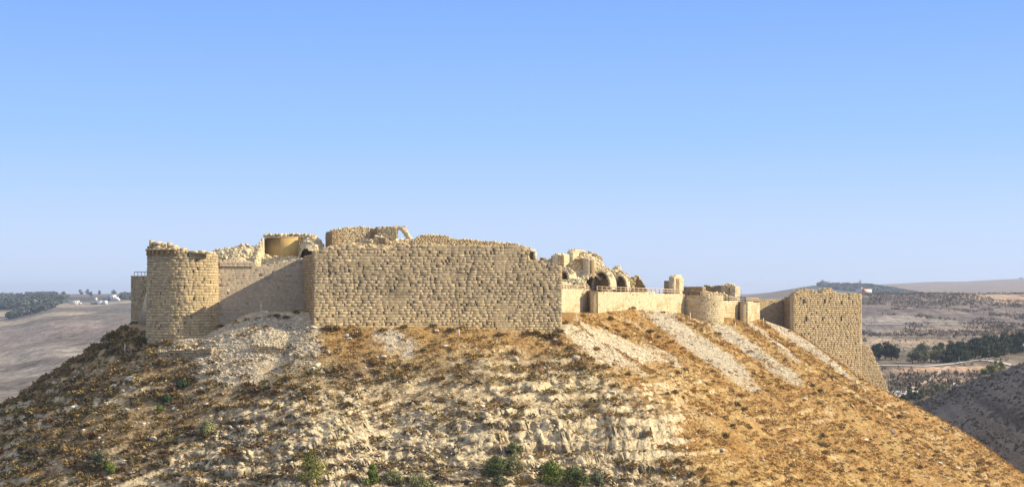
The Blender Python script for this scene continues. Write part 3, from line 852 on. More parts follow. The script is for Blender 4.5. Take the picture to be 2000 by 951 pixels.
def far_tower():
    A = P(1549, 0, 364.5); B = P(1683, 0, 371)
    t = thing('corner_tower', (A[0], A[1], -9), 'tall square bossed-stone corner tower standing on the right slope of the hill', 'tower')
    s, L, A_, d = straight(A, B, .012, -1)
    u, z = prof_line(A_, d, [(1549, 573), (1556, 569), (1566, 565), (1585, 566), (1596, 570), (1602, 573), (1606, 566), (1622, 563), (1628, 569), (1640, 574), (1683, 574)])
    tf = ragged(F_interp(u, z), .18, 1.1, 9)
    mb = MB(); masonry(mb, s, L, tf, -38, .455, .8, .08, .10, lambda u, z, r: (C_WARM * 1.02 if r > .35 else C_GREY * 1.08), seed=91, back=1.5)
    topstones(mb, s, L, tf, 110, .36, 1.6, C_WARM)
    mb.build('front_wall', M_STONE, t)
    C = P(1528, 0, 379)
    s2, L2, A2, d2 = straight(C, A)
    u2, z2 = prof_line(A2, d2, [(1528, 584), (1535, 580), (1549, 573)])
    mb = MB(); masonry(mb, s2, L2, F_interp(u2, z2), -14, .455, .72, .1, .12, lambda u, z, r: C_SHADE_BROWN * 1.3 if r > .3 else C_SHADE_BROWN, seed=92, back=.4)  # shaded side, shade put into the browns
    mb.build('side_wall', M_STONE, t)
    n1 = np.array([d[1], -d[0]])
    s3, L3, _, _ = straight(B, B[:2] - n1 * 14)
    mb = MB(); masonry(mb, s3, L3, lambda u: -.3, -38, .455, .8, .1, .05, warm_col, seed=93, back=1.5)
    mb.build('side_wall', M_STONE, t)
    # glacis: battered wedge against the right side
    g = [P(1680, 672, 371.4), P(1697, 672, 372), P(1748, 790, 372.5), P(1748, 850, 372.5), P(1680, 850, 371.4)]
    mb = MB()
    As = P(1684, 0, 371.6); Bs = P(1752, 0, 374.5)
    s4, L4, A4, d4 = straight(As, Bs)
    uu, zt = prof_line(A4, d4, [(1684, 672), (1697, 672), (1745, 783), (1760, 820)])
    masonry(mb, s4, L4, F_interp(uu, zt), -38, .36, .6, .06, .08, lambda u, z, r: C_WARM * 1.0 if r > .3 else C_GREY, seed=94, back=9, gap=.012, inset=.04, deep=.2)
    tag(mb.build('glacis', M_STONE, t), 'sloping triangular glacis on the right side')
    # slits in the front as dark blocks, shade inside put into the colour
    for px, py, h_ in ((1575, 622, 1.3), (1607, 622, .8), (1643, 622, 1.2), (1570, 588, .9), (1611, 588, 1.0), (1644, 590, .7)):
        a = prof_line(A_, d, [(px, py)])
        q = []; mb = MB()
        for o_ in (.15, -.3):
            for du, dz in ((-.14, -h_ / 2), (.14, -h_ / 2), (.14, h_ / 2), (-.14, h_ / 2)):
                q.append(s(a[0][0] + du, a[1][0] + dz, o_))
        mb.add(np.array(q), BOXF, (.035, .025, .018))
        mb.build('arrow_slit', M_STONE, t)
far_tower()

# ---- timber railings on the eastern wall walk
def railing(label, pts, step, h, col, metal=False, w=.05):
    w = w * 1.55
    """pts: [(px,py_base,depth)]"""
    Q = [P(*p) for p in pts]
    r = thing('metal_railing' if metal else 'timber_railing', Q[0], label, 'railing', 'walkway railings')
    m_ = M_METAL if metal else M_WOOD
    for a, b in zip(Q[:-1], Q[1:]):
        for k, zo in enumerate((h, h * .5)):
            mb = MB(); bar(mb, a + [0, 0, zo], b + [0, 0, zo], w * (1 if k == 0 else .8), col, 6); mb.build('rail', m_, r)
    for a, b in zip(Q[:-1], Q[1:]):
        n = max(1, int(round(np.linalg.norm(b - a) / step)))
        for k in range(n + (b is Q[-1])):
            p = a + (b - a) * k / n
            mb = MB(); box(mb, p + [0, -.02, h * .5 - .05], (w * 2.6, w * 2.6, h + .16), col); mb.build('post', m_, r)
TW = np.array([.50, .37, .24])
railing('pale timber railing on the short wall beside the long bastion', [(1099, 566, 285.5), (1146, 568, 299.5)], 1.7, .9, TW)
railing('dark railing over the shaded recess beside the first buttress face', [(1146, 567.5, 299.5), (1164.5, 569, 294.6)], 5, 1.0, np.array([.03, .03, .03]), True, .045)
railing('long pale timber railing above the sunlit curtain wall', [(1166, 569, 294.8), (1334, 574.5, 335)], 2.3, .95, TW, False, .055)
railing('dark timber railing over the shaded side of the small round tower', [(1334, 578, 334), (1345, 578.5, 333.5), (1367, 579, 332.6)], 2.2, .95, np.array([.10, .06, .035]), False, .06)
railing('pale timber railing curving round the sunny side of the small tower', [(1368, 578.5, 332.7), (1388, 579, 334.5), (1406, 582, 339)], 1.6, .95, TW)
railing('pale timber railing right of the small round tower', [(1407, 587.5, 343.5), (1438, 588, 352)], 1.8, .95, TW)
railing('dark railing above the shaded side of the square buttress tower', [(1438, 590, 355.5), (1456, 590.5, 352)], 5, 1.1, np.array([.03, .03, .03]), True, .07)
railing('short pale railing with dark pickets on the square buttress tower', [(1457, 590, 351.6), (1481, 590, 362.5)], 1.0, .95, TW)

# ------------------------------------------------------------------ upper ruins
CYX = np.array([-52, -50, -36.5, -34.5, -32, 8.2, 8.4, 14.2, 37.2, 46, 52, 58, 100])
CYY = np.array([260.5, 260.5, 265.5, 264.5, 251.5, 263.6, 285, 301, 340, 345, 356, 365, 380])
def CY(x): return np.interp(x, CYX, CYY)
def mound(name, label, ridge, depth, zbase, sf=.7, sb=.6, dens=3.0, size=.34, col=C_CREAM, seed=1, xpad=2, rough=.5, width=26, kind='stuff', cat=None, front=None):
    """heap of collapsed stone; ridge: [(px,py)] seen at the given depth"""
    rx = np.array([(p[0] - 1000) / F * depth for p in ridge]); rz = np.array([(HY - p[1]) / F * depth for p in ridge])
    def h(x, y):
        top = np.interp(x, rx, rz)
        e = np.minimum(x - rx[0], rx[-1] - x)
        top = np.where(e < 0, top + e * 1.2, top)
        dy = depth - y
        z = top - np.where(dy > 0, sf * dy, -sb * dy)
        z = z + rough * (fbm(x * .5, y * .5, 3, seed) * .9 + fbm(x * 1.7, y * 1.7, 2, seed + 1) * .35) - .25 * rough
        return np.maximum(z, zbase)
    front = width * .5 if front is None else front
    xs_ = np.arange(rx[0] - xpad, rx[-1] + xpad, .3); ys_ = np.arange(depth - front, depth + width * .4, .35)
    X, Y = np.meshgrid(xs_, ys_); Zm = h(X, Y)
    mb = MB(); nx, ny = len(xs_), len(ys_); idx = np.arange(nx * ny).reshape(ny, nx)
    f = np.stack([idx[:-1, :-1], idx[:-1, 1:], idx[1:, 1:], idx[1:, :-1]], -1).reshape(-1, 4)
    nn = fbm(X * .8, Y * .8, 3, seed + 5)
    c = (np.asarray(col) * .80)[None, None] * (1 + .2 * nn[..., None])
    f = f[(Zm.ravel()[f].max(1) > zbase + .02) & (Y.ravel()[f] > CY(X.ravel()[f])).all(1)]
    mb.add(np.stack([X, Y, Zm], -1), f, c.reshape(-1, 3))
    size *= .8; dens *= 1.4
    n = int(dens * (rx[-1] - rx[0]) * width * .55)
    px_ = R.uniform(rx[0] - .5, rx[-1] + .5, n); py_ = depth + R.uniform(-front, 2.5, n)
    pz_ = h(px_, py_); k = (pz_ > zbase + .05) & (py_ > CY(px_) + .2)
    sz = size * R.lognormal(0, .42, k.sum())
    rocks(mb, np.stack([px_[k], py_[k], pz_[k] + sz * .12], 1), sz, col, .14, .85)
    o = mb.build(name, M_RUB)
    tag(o, label, cat, None, kind)
    return o, h

mound('rubble_mound', 'heap of collapsed pale stones behind the left curtain wall', [(413, 492), (424, 488), (440, 485), (462, 478), (478, 477), (500, 481), (510, 474), (513, 490), (516, 500), (545, 501), (600, 500)], 270, 3.5, .55, .5, 10, .28, C_CREAM, 301, 1, .35, 20)
mound('rubble_mound', 'tall heap of loose stones right of the plastered niche', [(585, 500), (589, 482), (593, 468), (600, 459), (614, 457), (624, 466), (632, 480)], 268, 4.2, .9, .6, 12, .30, C_CREAM, 305, .5, .3, 14)
mound('rubble_mound', 'low rubble slope in front of the arched ruin on the wall head', [(632, 486), (650, 480), (690, 476), (735, 474), (800, 470), (815, 474)], 262, 5.2, .30, .3, 7, .34, C_WARM, 309, .5, .4, 20)
mound('rubble_mound', 'ragged stone debris hill with the two vaults on the right', [(1062, 510), (1078, 500), (1090, 498), (1112, 497), (1122, 492), (1140, 490), (1152, 495), (1165, 503), (1175, 511), (1186, 520), (1200, 530), (1208, 536), (1222, 540), (1232, 546)], 318, -1.5, .36, .7, 6, .34, C_CREAM * .97, 313, 3, .8, 50)
mound('rubble_mound', 'broken masonry bank in which the two vault mouths open', [(1108, 552), (1120, 545), (1136, 541), (1150, 537), (1160, 530), (1172, 526), (1186, 528), (1196, 536), (1204, 537), (1212, 537), (1221, 541), (1230, 551)], 314, -1.5, 1.6, -.02, 12, .32, C_CREAM * .97, 315, .3, .5, 14, front=5)
mound('rubble_mound', 'low rubble bank left of the larger vault mouth', [(1092, 552), (1108, 546), (1125, 543), (1138, 540), (1146, 553)], 306, -1.5, .5, .05, 10, .30, C_CREAM * .97, 319, .3, .4, 12, front=5)
mound('rubble_mound', 'rounded rocky heap right of the second vault', [(1222, 541), (1236, 540), (1252, 538), (1264, 539), (1280, 548), (1296, 556), (1312, 560), (1334, 563)], 322, -1.5, .85, .6, 7, .42, C_WARM, 317, 1.0, .7, 16)
mound('rubble_mound', 'low stone debris strip behind the small round tower railing', [(1330, 571), (1350, 567), (1380, 570), (1410, 572), (1440, 576)], 352, -2.5, .35, .5, 5, .4, C_WARM, 321, 1.0, .4, 22)

def ruin_wall(name, label, a_, b_, top, zb, colf, course=.30, blen=.42, prot=.10, amp=.15, seed=1, thick=1.2, cat='ruined wall', hole=.08, stones=30, parent=None, part='wall_stub', size=.32, ends=True):
    A = P(a_[0], 0, a_[1]); B = P(b_[0], 0, b_[1])
    s, L, A_, d = straight(A, B)
    u, z = prof_line(A_, d, top); tf = ragged(F_interp(u, z), amp, 1.4, seed)
    mb = MB(); masonry(mb, s, L, tf, zb, course, blen, prot, hole, colf, seed=seed, back=thick, gap=.012, inset=.05, deep=.22)
    if ends:
        n1 = np.array([d[1], -d[0]])
        for (E, sgn, tz) in ((A, -1, tf(0)), (B, 1, tf(L))):
            e0 = E[:2] if sgn > 0 else E[:2] - n1 * thick
            e1 = E[:2] - n1 * thick if sgn > 0 else E[:2]
            s_, L_, _, _ = straight(e0, e1)
            masonry(mb, s_, L_, lambda u_, tz=tz: tz, zb, course, blen, prot * .6, hole, colf, seed=seed + 7, gap=.012, inset=.05, deep=.2, body=False)
    if stones: topstones(mb, s, L, tf, stones, size, thick)
    if parent is None:
        o = mb.build(name, M_RUB); tag(o, label, cat, None, 'thing')
    else:
        o = mb.build(part, M_RUB, parent)
    return o
rc = lambda u, z, r: (C_WARM * .45 + C_CREAM * .55) * (.85 + .3 * r)
cc = lambda u, z, r: C_CREAM * (.88 + .22 * r)
shade_c = lambda u, z, r: (C_SHADE_BROWN * .5 + C_GREY * .5) * (.8 + .35 * r)  # ruins in shade: the darker mix paints that shade in

# plastered niche
def niche():
    t = thing('plastered_niche', P(550, 495, 272), 'ochre plastered room niche open to the front among the left rubble', 'ruined room')
    a = P(519, 0, 276.5); b = P(587, 0, 274.5)
    mb = MB()
    z0, z1 = (HY - 518) / F * 275, (HY - 464.5) / F * 275
    v = [(a[0], a[1], z0), (b[0], b[1], z0), (b[0], b[1], z1), (a[0], a[1], z1), (a[0], a[1] + .8, z0), (b[0], b[1] + .8, z0), (b[0], b[1] + .8, z1), (a[0], a[1] + .8, z1)]
    BX = np.array([[0, 1, 2, 3], [7, 6, 5, 4], [0, 4, 5, 1], [1, 5, 6, 2], [2, 6, 7, 3], [3, 7, 4, 0]])
    mb.add(np.array(v), BX, (.66, .46, .17)); mb.build('plaster_wall', M_PLASTER, t)
    mb = MB()
    box(mb, ((a[0] + b[0]) / 2, 275.5, z1 + .10), (b[0] - a[0] + .4, 1.6, .2), C_CREAM, 0, .03); mb.build('ceiling_slab', M_PLASTER, t)
    mb = MB()
    box(mb, (a[0] - .25, 275.6, (z0 + z1) / 2 - .1), (.55, 2.0, z1 - z0), C_CREAM * 1.1, 0, .04); mb.build('door_jamb', M_PLASTER, t)
    mb = MB()
    n = 190
    pts = np.stack([R.uniform(a[0] - .2, b[0] + 1, n), R.uniform(274.9, 276.5, n), z1 + .25 + R.uniform(0, .45, n)], 1)
    rocks(mb, pts, R.uniform(.2, .5, n), C_CREAM); mb.build('roof_rubble', M_RUB, t)
    mb = MB()
    masonry(mb, *straight((b[0] - .1, b[1] - 1.6), (b[0] + 2.6, b[1] - 1.0))[:2], lambda u: z1 + .25 - .1 * u, z0 - 1, .3, .45, .1, .15, shade_c, seed=333, back=1.3, deep=.2)
    mb.build('broken_wall', M_RUB, t)
niche()

# arched ruin on the summit
def arch_ruin():
    t = thing('arched_ruin', P(720, 485, 268), 'highest ruined rubble wall on the skyline with a broken open arch', 'ruined wall')
    ruin_wall('', '', (647, 268), (722, 270), [(640, 457), (648, 450), (665, 446), (700, 444), (722, 444)], 6, rc, seed=401, parent=t, part='left_wall', stones=60, hole=.12)
    ruin_wall('', '', (636, 270), (648, 266), [(634, 456), (648, 450)], 6, shade_c, seed=405, parent=t, part='broken_end', stones=14)
    ruin_wall('', '', (720, 273), (742, 269.5), [(718, 446), (745, 445)], 6, shade_c, seed=409, parent=t, part='return_wall', stones=10)
    # right wall with the arch opening
    y0 = 268.0
    def X(px): return (px - 1000) / F * y0
    def Zz(py): return (HY - py) / F * y0
    ruin_wall('', '', (737, 268), (776, 268), [(735, 446), (750, 444), (778, 443)], 6, rc, seed=413, parent=t, part='right_wall', stones=26)
    ruin_wall('', '', (731, 266), (752, 266), [(729, 462), (745, 461), (753, 470)], 6, rc, seed=417, parent=t, part='low_wall', stones=10)
    mb = MB()
    # arch stones: intrados from left springing over the crown down to the right foot
    cx, cz = X(781), Zz(463); rr = .95
    for k in range(11):
        a = PI * (1.02 - k / 10 * 1.02)
        r1 = rr + .05
        x = cx + math.cos(a) * (r1 + .35) ; z = cz + math.sin(a) * (r1 * 1.05 + .55)
        box(mb, (x, y0 + .55, z), (.55, 1.1, .6), C_CREAM if k > 5 else C_WARM, 0, .06)
    for k in range(9):       # slanting leg running down to the right
        f_ = k / 8
        x = X(783) + f_ * (X(801) - X(783)) + .35; z = Zz(446) + f_ * (Zz(470) - Zz(446)) - .2
        box(mb, (x, y0 + .5, z), (.75, 1.0, .55), C_CREAM, 0, .08)
    for k in range(5):
        box(mb, (X(772) + k * .42, y0 + .5, Zz(444.5) - .05 + R.uniform(-.1, .1)), (.5, 1.0, .55), C_WARM, 0, .07)
    mb.build('broken_arch', M_RUB, t)
    mb = MB()
    n = 40; rocks(mb, np.stack([R.uniform(X(772), X(805), n), R.uniform(266.5, 269, n), Zz(470) + R.uniform(-.3, .2, n)], 1), R.uniform(.25, .6, n), C_CREAM); mb.build('fallen_stones', M_RUB, t)
arch_ruin()
ruin_wall('wall_stub', 'small square shaded stump in front of the arched ruin', (739, 262), (753, 261.2), [(738, 465), (754, 466)], 5, shade_c, seed=421, stones=6, thick=1.0)
ruin_wall('wall_stub', 'low pale stone stub left of the shaded stump on the wall head', (704, 262), (727, 261.5), [(703, 469), (728, 469)], 5, cc, seed=425, stones=8, thick=1.0, amp=.05)

# ruins on the right mound
ruin_wall('wall_stub', 'bright plastered wall remnant, leftmost on the right debris hill', (1090, 305), (1118, 314), [(1088, 498), (1094, 496.5), (1108, 497), (1119, 499)], 4.8, cc, seed=431, stones=18, course=.45, blen=.9, prot=.03, amp=.12)
ruin_wall('wall_stub', 'dark shaded rubble corner left of the bright plastered remnant', (1077, 311), (1090, 305), [(1076, 500), (1091, 497)], 4.8, shade_c, seed=433, stones=10)
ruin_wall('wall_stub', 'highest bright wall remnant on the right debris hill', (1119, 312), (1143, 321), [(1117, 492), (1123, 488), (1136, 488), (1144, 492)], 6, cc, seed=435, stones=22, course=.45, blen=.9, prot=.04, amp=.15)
ruin_wall('wall_stub', 'dark rubble shoulder right of the highest bright remnant', (1143, 326), (1168, 322), [(1142, 493), (1150, 494), (1160, 498), (1169, 505)], 5.5, shade_c, seed=437, stones=40, amp=.35, size=.45)
ruin_wall('wall_stub', 'shaded low wall with one bright corner below the highest remnant', (1122, 313), (1150, 304.5), [(1120, 504), (1152, 507)], 3.3, shade_c, seed=439, stones=10, course=.4, blen=.7, prot=.05, amp=.05, ends=False)
ruin_wall('wall_stub', 'narrow bright pillar of masonry at the end of the shaded low wall', (1150, 304.3), (1157, 307), [(1149, 506), (1158, 508)], 3.3, cc, seed=441, stones=4, amp=.03)
ruin_wall('wall_stub', 'jagged stone spike above the second vault', (1202, 314), (1217, 318), [(1200, 533), (1205, 528), (1208, 520), (1212, 520), (1215, 529), (1219, 535)], 1, cc, seed=443, stones=10, size=.4)
ruin_wall('low_wall', 'low pale retaining wall behind the short railing beside the bastion', (1092, 293), (1150, 309), [(1090, 546), (1100, 550), (1125, 556), (1150, 560)], -1.5, cc, seed=445, stones=20, amp=.08)
ruin_wall('wall_stub', 'bright standing wall end left of the small round tower', (1317, 336), (1335, 344), [(1316, 540), (1322, 537), (1331, 538), (1336, 545)], -2, cc, seed=447, stones=8, course=.42, blen=.8, prot=.04, amp=.1)
ruin_wall('wall_stub', 'stepped shaded wall left of the bright standing wall end', (1297, 341), (1318, 337), [(1296, 549), (1308, 549), (1311, 546), (1317, 544), (1319, 541)], -2, shade_c, seed=449, stones=8, course=.38, blen=.7, prot=.06, amp=.05)
ruin_wall('wall_stub', 'flat topped shaded wall behind the small round tower', (1334, 348), (1372, 344), [(1333, 559), (1370, 558.5), (1374, 563)], -3, shade_c, seed=451, stones=2, course=.4, blen=.7, prot=.04, amp=.02)
ruin_wall('wall_stub', 'long shaded wall with crumbled top right of the small round tower', (1375, 362), (1420, 357), [(1374, 557), (1390, 559), (1405, 558), (1420, 556)], -4, shade_c, seed=453, stones=24, amp=.12)
ruin_wall('wall_stub', 'crumbled sunlit rubble end of the long shaded wall', (1414, 355), (1437, 356), [(1412, 560), (1418, 556), (1428, 554), (1438, 558)], -4, rc, seed=455, stones=40, amp=.25, size=.45, hole=.25, prot=.22)
ruin_wall('wall_stub', 'smooth bright corner pillar at the right end of the inner ruins', (1436, 354.5), (1445, 358), [(1434, 559), (1446, 560)], -4, cc, seed=457, stones=3, amp=.03, course=.42, blen=.8)

def slope_wall(label, px0, py0, px1, py1, hgt, seed):
    a = hit(px0, py0); b = hit(px1, py1)
    s, L, A_, d = straight(a, b)
    zt = lambda u: a[2] + (b[2] - a[2]) * u / L + hgt * .75
    mb = MB(); masonry(mb, s, L, ragged(zt, .35, .8, seed), min(a[2], b[2]) - 1.2, .26, .42, .10, .12, lambda u, z, r: C_GREY * (.85 + .4 * r), seed=seed, back=1.0, gap=.015, inset=.06, deep=.2)
    topstones(mb, s, L, zt, 40, .34, 1.4)
    tag(mb.build('terrace_wall', M_RUB), label, 'ruined wall', None, 'thing')
slope_wall('low broken terrace wall on the slope below the big round tower', 308, 700, 414, 694, 1.5, 461)
slope_wall('low shaded terrace wall at the lower right of the debris mound', 488, 690, 556, 692, 1.5, 463)
def vault(label, px0, px1, pyc, pyb, depth, deep, rot, seed):
    """half-buried barrel vault with an arched mouth"""
    c = P((px0 + px1) / 2, pyb, depth)
    t = thing('stone_vault', c, label, 'vault', 'barrel vaults in the ruins')
    W = (px1 - px0) / F * depth / 2; H = (pyb - pyc) / F * depth
    ca, sa = math.cos(rot), math.sin(rot)
    def T(x, y, z): return np.array([c[0] + x * ca - y * sa, c[1] + x * sa + y * ca, c[2] + z])
    n = 14; an = np.linspace(0, PI, n + 1)
    inn = [(-math.cos(a) * W, (math.sin(a) ** .82) * H) for a in an]
    out = [(-math.cos(a) * (W + .45), (math.sin(a) ** .82) * (H + .45)) for a in an]
    mb = MB()
    rg = np.random.default_rng(seed)
    for k in range(n):     # voussoirs
        (a0, b0), (a1, b1), (c0, d0), (c1, d1) = inn[k], inn[k + 1], out[k], out[k + 1]
        f_ = rg.uniform(-.12, .02)
        q = [T(a0, f_, b0), T(a1, f_, b1), T(c1, f_, d1), T(c0, f_, d0), T(a0, .9, b0), T(a1, .9, b1), T(c1, .9, d1), T(c0, .9, d0)]
        mb.add(np.array(q), np.array([[0, 1, 2, 3], [7, 6, 5, 4], [0, 4, 5, 1], [1, 5, 6, 2], [2, 6, 7, 3], [3, 7, 4, 0]]), C_CREAM * rg.uniform(.85, 1.1))
    mb.build('arch_ring', M_STONE, t)
    mb = MB()
    m = 8
    V = [T(x, .5 + deep * j / m, z) for j in range(m + 1) for x, z in inn]
    i = np.arange(n); F_ = np.concatenate([np.stack([i + j * (n + 1), i + 1 + j * (n + 1), i + 1 + (j + 1) * (n + 1), i + (j + 1) * (n + 1)], 1) for j in range(m)])
    mb.add(np.array(V), F_, (.58, .41, .20)); 
    V = [T(0, .5 + deep, 0)] + [T(x, .5 + deep, z) for x, z in inn]
    mb.add(np.array(V), np.array([[0, k + 1, k + 2] for k in range(n)]), (.60, .43, .21))
    Vf = [T(-W, .3, -.02), T(W, .3, -.02), T(W, deep + .5, -.02), T(-W, deep + .5, -.02)]
    mb.add(np.array(Vf), np.array([[0, 1, 2, 3]]), C_WARM)
    mb.build('vault_interior', M_PLASTER, t)
    mb = MB()              # masonry haunches each side and over the crown
    V = []
    for x, z in out: V.append(T(x, .02, z))
    for (x, z), a in zip(out, an): V.append(T(x * 1.04, .3, z * 1.02 + .12 + .1 * rg.uniform(-1, 1)))
    for (x, z), a in zip(out, an): V.append(T(x * 1.04, 3.0, z * 1.0))
    i = np.arange(n); k = n + 1
    mb.add(np.array(V), [np.stack([i, i + 1, i + 1 + k, i + k], 1), np.stack([i + k, i + 1 + k, i + 1 + 2 * k, i + 2 * k], 1)], C_CREAM * .9)
    pts = np.array([T(x * rg.uniform(1.05, 1.5), rg.uniform(.2, 2.0), z * rg.uniform(.95, 1.2) + .1) for x, z in out[3:-3] for _ in range(8)]) + rg.uniform(-.2, .2, (8 * (n - 5), 3))
    rocks(mb, pts, rg.uniform(.15, .38, len(pts)), C_CREAM)
    mb.build('haunch_masonry', M_RUB, t)
vault('larger half buried barrel vault with dark mouth, left of the pair', 1157, 1190, 532, 566, 307, 2.6, -.45, 501)
vault('smaller pointed vault mouth, right of the pair', 1200, 1222, 540, 569, 313, 2.2, -.25, 505)
vault('small broken vault mouth next to the end of the long bastion', 1092, 1109, 531, 545, 287, 2.5, -.5, 509)

# ------------------------------------------------------------------ marker stakes
STK = [(510, 607, 1.1), (244, 688, 1.3), (698, 659, .95), (896, 657, 1.15), (1126, 631, 1.5), (1257, 626, 1.3), (1317, 623, .6), (1348, 628, 1.9), (1436, 645, 1.7), (1491, 634, 1.5), (1524, 631, 1.6)]
WHERE = ['on the debris mound before the left curtain wall', 'on the dark slope below the big round tower', 'below the left part of the long bastion', 'below the middle of the long bastion',
         'at the foot of the long bastion\'s right corner', 'on the grass below the first vaults', 'shortest, above the grey scree left of the small tower', 'against the small round tower',
         'below the square buttress tower', 'right of the square buttress tower', 'just left of the tall far tower']
for (px, py, h_), wh in zip(STK, WHERE):
    p = hit(px, py)
    if p is None: print('stake miss', px, py); continue
    mb = MB(); box(mb, p + [0, 0, h_ / 2 - .1], (.15, .15, h_ + .2), (.62, .56, .46), R.uniform(0, 1)); 
    if px == 896: box(mb, p + [0, 0, h_ + .07], (.17, .17, .16), (.05, .05, .05))
    o = mb.build('marker_stake', M_WOOD); tag(o, 'thin pale marker stake ' + wh, 'stake', 'marker stakes along the castle foot', 'thing')

# ------------------------------------------------------------------ stones and boulders on the slope
def scatter(n, xr, yr):
    x = R.uniform(*xr, n); y = R.uniform(*yr, n)
    h, d, cm, mk = hill_h(x, y)
    px, py = to_px(x, y, h)
    k = (d > .4) & (px > -60) & (px < 2060) & (py < 985) & (h > -50)
    return x[k], y[k], h[k], d[k], cm[k], mk[k]
mb = MB()
x, y, h, d, cm, mk = scatter(60000, (-120, 125), (205, 372))
fm, fc = fan_mask(x, y); g = zone_grass(x, y, h)
clus = sstep(-.1, .5, fbm(x * .12, y * .12, 3, 601))
prob = np.clip(.14 + .34 * clus * (1 - .55 * g) + .30 * cm + .15 * sstep(-20, -45, x), 0, 1) * (1 - fm)
k = R.random(len(x)) < prob
sz = R.lognormal(math.log(.22), .5, k.sum()).clip(.08, .8) * (1 - .3 * g[k])
rocks(mb, np.stack([x[k], y[k], h[k] + .02], 1), sz, np.array([.57, .49, .345]), .16, .65)
x, y, h, d, cm, mk = scatter(30000, (-50, 32), (214, 232))
k = (cm > .6) & (h < -19.5) & (h > -26); x, y, h = x[k][:1300], y[k][:1300], h[k][:1300]
sz = R.lognormal(math.log(.28), .5, len(x)).clip(.12, .9)
rocks(mb, np.stack([x, y + R.uniform(-.1, .5, len(x)), h - sz * .15], 1), sz, np.array([.60, .49, .31]), .12, .8)
tag(mb.build('scattered_stones', M_RUB), 'small pale limestone fragments strewn over the castle hill', None, None, 'stuff')
mb = MB()
for a, b, w0, w1, c, nm in FANS:
    L = np.linalg.norm(b - a); area = L * (w0 + w1)
    big = nm in ('m', 'w')
    n = int((area + (w0 + w1) ** 2) * (22 if big else 20)); e_ = (w0 + w1) / 2 / L; t_ = R.uniform(-e_, 1 + e_, n)
    dd = (b - a) / L; nn = np.array([-dd[1], dd[0]])
    off = R.uniform(-1, 1, n) * (w0 + (w1 - w0) * t_.clip(0, 1)) * 1.3
    xx = a[0] + (b[0] - a[0]) * t_ + nn[0] * off; yy = a[1] + (b[1] - a[1]) * t_ + nn[1] * off
    m_, _ = fan_mask(xx, yy); kk = (m_ > R.uniform(.15, .8, n)) | (R.random(n) < .08)
    hh, dq, _, _ = hill_h(xx, yy); kk &= dq > .2
    sz = R.lognormal(math.log(.14 if big else .105), .5, kk.sum()).clip(.05, .7)
    rocks(mb, np.stack([xx[kk], yy[kk], hh[kk]], 1), sz, c * .97, .09, .55)
tag(mb.build('scree', M_RUB), 'grey and cream scree chutes below the castle walls', None, None, 'stuff')

# individual boulders
BLD = [(500, 608), (520, 611), (612, 641), (1125, 700), (1195, 768), (1218, 776), (1140, 735), (1190, 712), (1180, 718), (1085, 668), (1062, 676), (1008, 705), (870, 678), (905, 680), (853, 649), (676, 657), (682, 663),
       (640, 690), (242, 765), (275, 755), (255, 742), (150, 790), (146, 797), (50, 830), (82, 815), (116, 803), (400, 730), (398, 715), (340, 800), (610, 722), (620, 715), (520, 700), (750, 700), (1385, 810), (1690, 860), (1745, 845), (1760, 826),
       (1665, 795), (1835, 905), (1870, 915), (1905, 912), (1790, 890), (1570, 780), (560, 870), (300, 860), (240, 905), (35, 890), (1240, 830), (1320, 800), (1410, 880), (1490, 900), (1350, 930), (1540, 930)]
def boulder_mesh(k):
    rg = np.random.default_rng(700 + k)
    import bmesh
    bm = bmesh.new(); bmesh.ops.create_icosphere(bm, subdivisions=2, radius=.5)
    cuts = [(Vector(rg.normal(size=3)).normalized(), rg.uniform(.25, .42)) for _ in range(9)]
    for v in bm.verts:
        for nrm, dist in cuts:
            e = v.co.dot(nrm) - dist
            if e > 0: v.co -= nrm * e
        v.co += Vector(rg.uniform(-.02, .02, 3))
    me = bpy.data.meshes.new('boulder'); bm.to_mesh(me); bm.free()
    c = np.ones((len(me.vertices), 4), np.float32); c[:, :3] = np.array([.60, .52, .38]) * rg.uniform(.85, 1.05)
    at = me.attributes.new('alb', 'FLOAT_COLOR', 'POINT'); at.data.foreach_set('color', c.ravel())
    me.materials.append(M_STONE); return me
BM = [boulder_mesh(k) for k in range(6)]
for i, (px, py) in enumerate(BLD):
    p = hit(px, py)
    if p is None: continue
    o = bpy.data.objects.new('boulder', BM[i % 6]); COL.objects.link(o)
    s_ = R.uniform(.6, 1.35)
    o.scale = (s_ * R.uniform(.9, 1.5), s_, s_ * R.uniform(.5, .8)); o.rotation_euler = (R.uniform(-.3, .3), R.uniform(-.3, .3), R.uniform(0, 6.28))
    o.location = Vector([float(a) for a in (p + [0, 0, .1 * s_])])
    w_ = 'on the brown scrub slope at the left' if px < 600 else ('among dry scrub below the long bastion' if px < 1300 else 'on the ochre grass slope at the right')
    tag(o, 'pale limestone boulder ' + w_, 'boulder', 'boulders ' + w_, 'thing')

